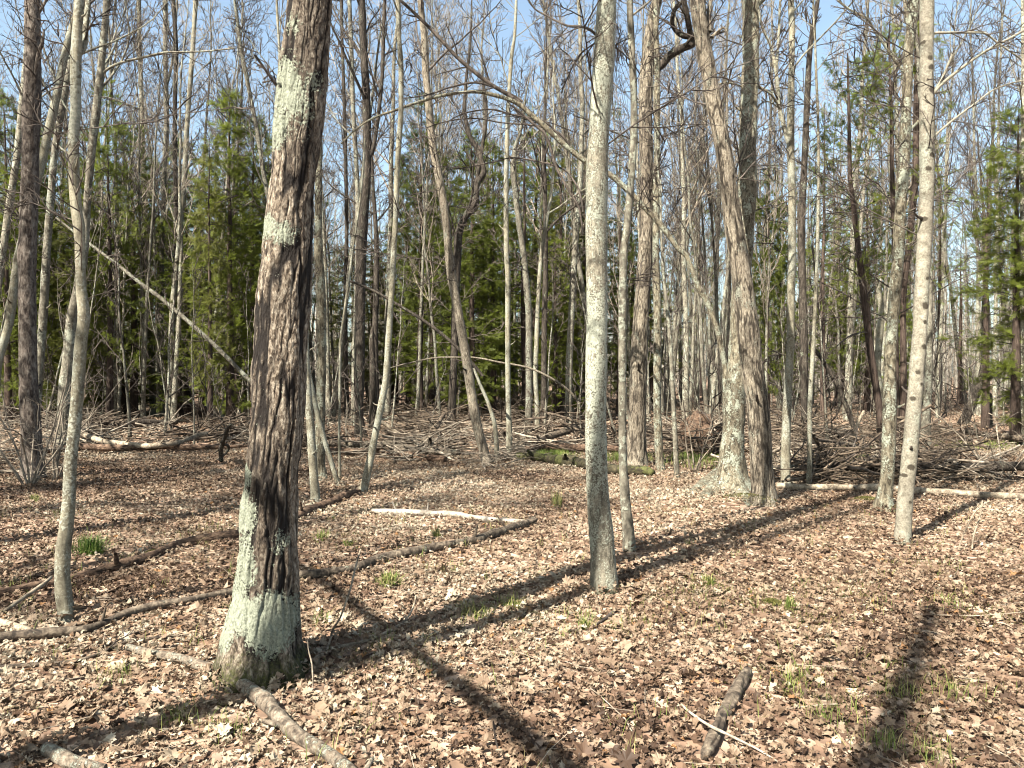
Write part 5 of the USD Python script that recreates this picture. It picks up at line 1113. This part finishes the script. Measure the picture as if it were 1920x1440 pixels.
fallen('fallen_log', 'weathered log between the brown trunk and the leaning pair', 'log', [(1205, 806, 9), (1250, 812, 10), (1300, 815, 10), (1350, 820, 10)], cat='log', seed=34, rise=[.1, .15, .2, .2])
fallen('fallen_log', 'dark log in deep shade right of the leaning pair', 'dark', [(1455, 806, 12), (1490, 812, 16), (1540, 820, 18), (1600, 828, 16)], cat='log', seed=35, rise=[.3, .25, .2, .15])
fallen('fallen_log', 'grey log far back at the right behind the brush', 'log', [(1800, 815, 8), (1850, 822, 10), (1930, 830, 12)], cat='log', seed=36, rise=[.1, .1, .1])
fallen('fallen_branch', 'broken branch leaning out of the brush right behind the thick trunk', 'dead', [(712, 790, 6), (735, 806, 8), (756, 822, 8)], seed=37, rise=[.5, .3, .1])
fallen('thin_stem', 'two thin pale dead stalks standing in the leaves near the right edge', 'dead', [(1797, 1032, 3.5), (1806, 1005, 3.5), (1818, 980, 3), (1832, 958, 2.5), (1850, 945, 2)], k=6, seed=38, rise=[0, .12, .25, .36, .4], side=[[(1823, 1032, 3, 0), (1826, 1005, 3, .12), (1836, 975, 2.5, .26), (1842, 940, 2, .42)]])
fallen('thin_stem', 'thin dead plant stalk standing right of the thick trunk foot', 'twig_pale', [(584, 1300, 3), (585, 1240, 3), (578, 1210, 2.5), (577, 1195, 2)], k=5, seed=39, rise=[0, .13, .2, .24])
fallen('small_stump', 'small dark broken sapling stump at the far edge of the left clearing', 'dark', [(415, 868, 10), (416, 845, 9), (420, 825, 8), (432, 800, 6)], k=9, seed=40, rise=[0, .25, .48, .75], side=[[(418, 835, 5, .35), (424, 850, 4, .15), (405, 866, 4, .02)]])

# ------------------------------------------------------------------ brush: tangles of dead branches too many to count
def heap(name, label, region, n, l0, l1, r0, r1, seed, pile, mat='brush', fine=2):
    P, R = sticks(n, region, l0, l1, r0, r1, seed, 0.22, 7, pile)
    r = np.random.default_rng(seed + 1)
    p2, r2 = spawn(r, P, R, fine, 0.1, 0.95, 45, 0.45, 0.02, 5, 0.16, 0.6, 0.004)
    p2[..., 2] = np.maximum(p2[..., 2], gh(p2[..., 0], p2[..., 1]) + 0.01)
    tag(obj(name, join([tubes(P, R, 5), tubes(p2, r2, 3)]), M[mat], kind='stuff'), label, 'brush')
def px_box(u0, v0, u1, v1):
    def f(r, n):
        k = max(3, int((u1 - u0) / 60)); cu, cv = r.uniform(u0, u1, k), r.uniform(v0, v1, k); ci = r.integers(0, k, n)
        u = np.clip(cu[ci] + r.normal(size=n) * 0.045 * (u1 - u0 + 200), u0 - 20, u1 + 20); v = np.clip(cv[ci] + r.normal(size=n) * 0.12 * (v1 - v0), v0, v1)
        q = np.array([flat(a, b) for a, b in zip(u, v)]); return q[:, 0], q[:, 1]
    return f
heap('brush_heap', 'tangle of dark dead branches behind the clearing left of the thick trunk', px_box(60, 775, 500, 832), 300, 0.9, 3.6, 0.008, 0.05, 51, 0.5, fine=2)
heap('brush_heap', 'tangle of dead branches and sticks in the middle around the leaning trunk', px_box(560, 770, 1000, 850), 430, 0.8, 3.4, 0.007, 0.06, 52, 0.65)
heap('brush_heap', 'tangle of dead branches behind the lichen crusted trunk', px_box(960, 765, 1420, 850), 380, 0.9, 3.6, 0.008, 0.05, 53, 0.6)
heap('brush_heap', 'wide tangle of dead branches and twigs at the right behind the pale pole', px_box(1450, 800, 1930, 905), 430, 0.8, 3.0, 0.005, 0.04, 54, 0.75, fine=3)
heap('brush_heap', 'sunlit pale dead sticks lying over the tangle in the middle of the brush', px_box(560, 775, 1420, 862), 330, 0.8, 3.0, 0.006, 0.04, 58, 0.45, mat='twig_pale')
heap('brush_heap', 'sunlit pale dead sticks lying over the tangle at the right', px_box(1450, 812, 1930, 905), 170, 0.7, 2.6, 0.005, 0.03, 59, 0.6, mat='twig_pale', fine=3)
heap('brush_heap', 'sunlit pale dead sticks over the tangle left of the thick trunk', px_box(60, 775, 500, 845), 150, 0.8, 2.8, 0.006, 0.04, 60, 0.4, mat='twig_pale')
heap('brush_heap', 'low heap of sticks at the foot of the leaning grey brown trunk', px_box(890, 835, 985, 882), 110, 0.4, 1.4, 0.004, 0.016, 55, 0.35, mat='twig_pale')
heap('brush_heap', 'pale tangle of dead branches around the rough scaly trunk at the left edge', px_box(-30, 790, 120, 915), 150, 0.6, 2.4, 0.006, 0.022, 56, 0.9, mat='twig_pale', fine=3)
heap('distant_brush', 'far brush and fallen sticks on the floor under the cedars', px_box(-40, 735, 1960, 775), 700, 1.2, 4.5, 0.012, 0.06, 57, 0.9, fine=2)

# shrub stems rising from one foot beside the scaly trunk
def shrub(label, u, v, n, h0, h1, spread, seed, d=None):
    r = np.random.default_rng(seed); c = on_ground(u, v)
    T = thing('shrub', label, 'shrub', c)
    a = r.uniform(0, 2 * np.pi, n); h = r.uniform(h0, h1, n); d_ = np.column_stack([np.cos(a) * spread, np.sin(a) * spread, np.ones(n)]) * r.uniform(0.7, 1.2, (n, 1))
    pts = [c + np.column_stack([np.cos(a), np.sin(a), 0 * a]) * 0.06 * r.random((n, 1)) - [0, 0, 0.03]]
    for _ in range(7):
        pts.append(pts[-1] + norm(d_) * (h / 7)[:, None]); d_ = d_ + r.normal(size=(n, 3)) * 0.12
    P = np.stack(pts, 1); R = r.uniform(0.006, 0.018, n)[:, None] * np.linspace(1, 0.4, 8)[None]
    for p, q in zip(P, R):
        obj('stem', tubes(p, q, 7), M['twig_pale'], T, c)
    p2, r2 = spawn(r, P, R, 5, 0.3, 0.98, 48, 0.35, 0.02, 5, 0.14, 0.5, 0.0035)
    p3, r3 = spawn(r, p2, r2, 3, 0.2, 1, 45, 0.5, 0, 4, 0.15, 0.5, 0.0026)
    obj('twigs', join([tubes(p2, r2, 3), tubes(p3, r3, 3)]), M['twig_pale'], T, c, kind='stuff')
shrub('bare shrub of many thin stems at the foot of the rough scaly trunk', 55, 915, 11, 1.2, 2.6, 0.55, 1)
shrub('bare shrub of grey stems between the scaly trunk and the S bent tree', 103, 905, 7, 1.0, 2.2, 0.35, 2)
shrub('bare shrub of leaning stems right of the two leaning trunks near the pale pole', 1302, 882, 5, 0.8, 1.6, 0.4, 3)
shrub('low bare shrub at the right edge behind the pale pole', 1880, 895, 8, 0.8, 1.7, 0.9, 4)
shrub('bare shrub in the brush just right of the thick trunk', 650, 838, 7, 1.0, 2.2, 0.5, 5)

# the earth and roots of a tree torn over, left of the leaning pair
def root_plate():
    c = on_ground(1312, 846); r = np.random.default_rng(9)
    T = thing('uprooted_root_plate', 'upturned brown root plate of a toppled tree left of the leaning pair', 'root plate', c)
    k, m = 40, 26
    th = np.linspace(0, np.pi, m)[:, None]; ph = np.linspace(0, 2 * np.pi, k, endpoint=False)[None]
    d = np.stack([np.sin(th) * np.cos(ph), np.sin(th) * np.sin(ph), np.cos(th) + 0 * ph], -1)
    n = meshkit.fbm(d * 2.2 + 9, 4, 7)
    V = c + d * np.array([0.5, 0.32, 0.78]) * (0.55 + 0.9 * n)[..., None] + [0, 0, 0.1]
    i = np.arange(m * k).reshape(m, k); q = np.roll(i, -1, 1)
    F = np.concatenate([np.stack([i[:-1], q[:-1], q[1:]], -1).reshape(-1, 3), np.stack([i[:-1], q[1:], i[1:]], -1).reshape(-1, 3)])
    V = V.reshape(-1, 3)
    obj('earth', (V, F, smooth_normals(V, F)), M['rotten'], T, c)
    a = r.uniform(0, 2 * np.pi, 46); h = r.uniform(0.1, 0.75, 46)
    b = c + np.column_stack([np.cos(a) * 0.3, -0.25 * np.abs(np.sin(a)), h]); dd = norm(np.column_stack([np.cos(a), -np.abs(np.sin(a)) * 0.6, r.normal(size=46) * 0.8]))
    pts = [b]
    for _ in range(5):
        pts.append(pts[-1] + dd * r.uniform(0.04, 0.10, (46, 1))); dd = norm(dd + r.normal(size=(46, 3)) * 0.35)
    P = np.stack(pts, 1); R = r.uniform(0.006, 0.022, 46)[:, None] * np.linspace(1, 0.25, 6)[None]
    obj('roots', tubes(P, R, 5), M['twig_pale'], T, c, kind='stuff')
root_plate()
# ------------------------------------------------------------------ the leaves, laid round the logs and branches
V_, F_, T_, at, single = [], [], [], 0, []
def keep(sets, pick=None):
    global at
    for ii, v, tf, tone in sets:
        for j in (np.where(np.isin(ii, pick))[0] if pick is not None else []):
            single.append((v[j], tf, tone[j]))
        m = ~np.isin(ii, pick) if pick is not None else np.ones(len(ii), bool)
        v, tone = v[m], tone[m]
        V_.append(v.reshape(-1, 3)); F_.append((tf[None] + (np.arange(len(v)) * v.shape[1])[:, None, None]).reshape(-1, 3) + at)
        T_.append(np.repeat(tone, v.shape[1])); at += v.shape[0] * v.shape[1]
LOGS = cKDTree(np.array(FOOT)[:, :2]); LOGR = np.array(FOOT)[:, 2]
def clear(x, y, keep_some=0.12):
    dist, i = LOGS.query(np.column_stack([x, y]))
    m = (dist > LOGR[i] + 0.02) | (rl.random(len(x)) < keep_some)
    return x[m], y[m]
x, y = clear(*in_view_area(44000, 1.9, 6.2, 0.6))
sz = 0.02 + 0.052 * rl.beta(1.1, 2.0, len(x)) + np.where(rl.random(len(x)) < 0.09, 0.04, 0)
inside = (np.abs(x) < 0.64 * y) & (y > 3.05)
rank = np.where(inside, sz / y, 0)
keep(place_leaves(NEAR, x, y, sz, 0.5, 0.035), np.argsort(-rank)[:300])
x, y = clear(*in_view_area(115000, 6.2, 16, 0.8))
keep(place_leaves(MID, x, y, rl.uniform(0.03, 0.078, len(x)), 0.6, 0.045))
x, y = clear(*in_view_area(60000, 16, 40, 1.0))
keep(place_leaves(LOW, x, y, rl.uniform(0.08, 0.15, len(x)), 0.45, 0.05))
litter = obj('leaf_litter', (np.vstack(V_), np.vstack(F_)), M['leaf'], attrs={'tone': np.concatenate(T_)}, kind='stuff')
tag(litter, 'dry tan and brown fallen leaves covering the forest floor', 'leaves')
for v, tf, tone in single:                                   # the 300 leaves that show largest, one by one
    obj('fallen_leaf', (v, tf), M['leaf'], FLOOR, attrs={'tone': np.full(len(v), tone)})
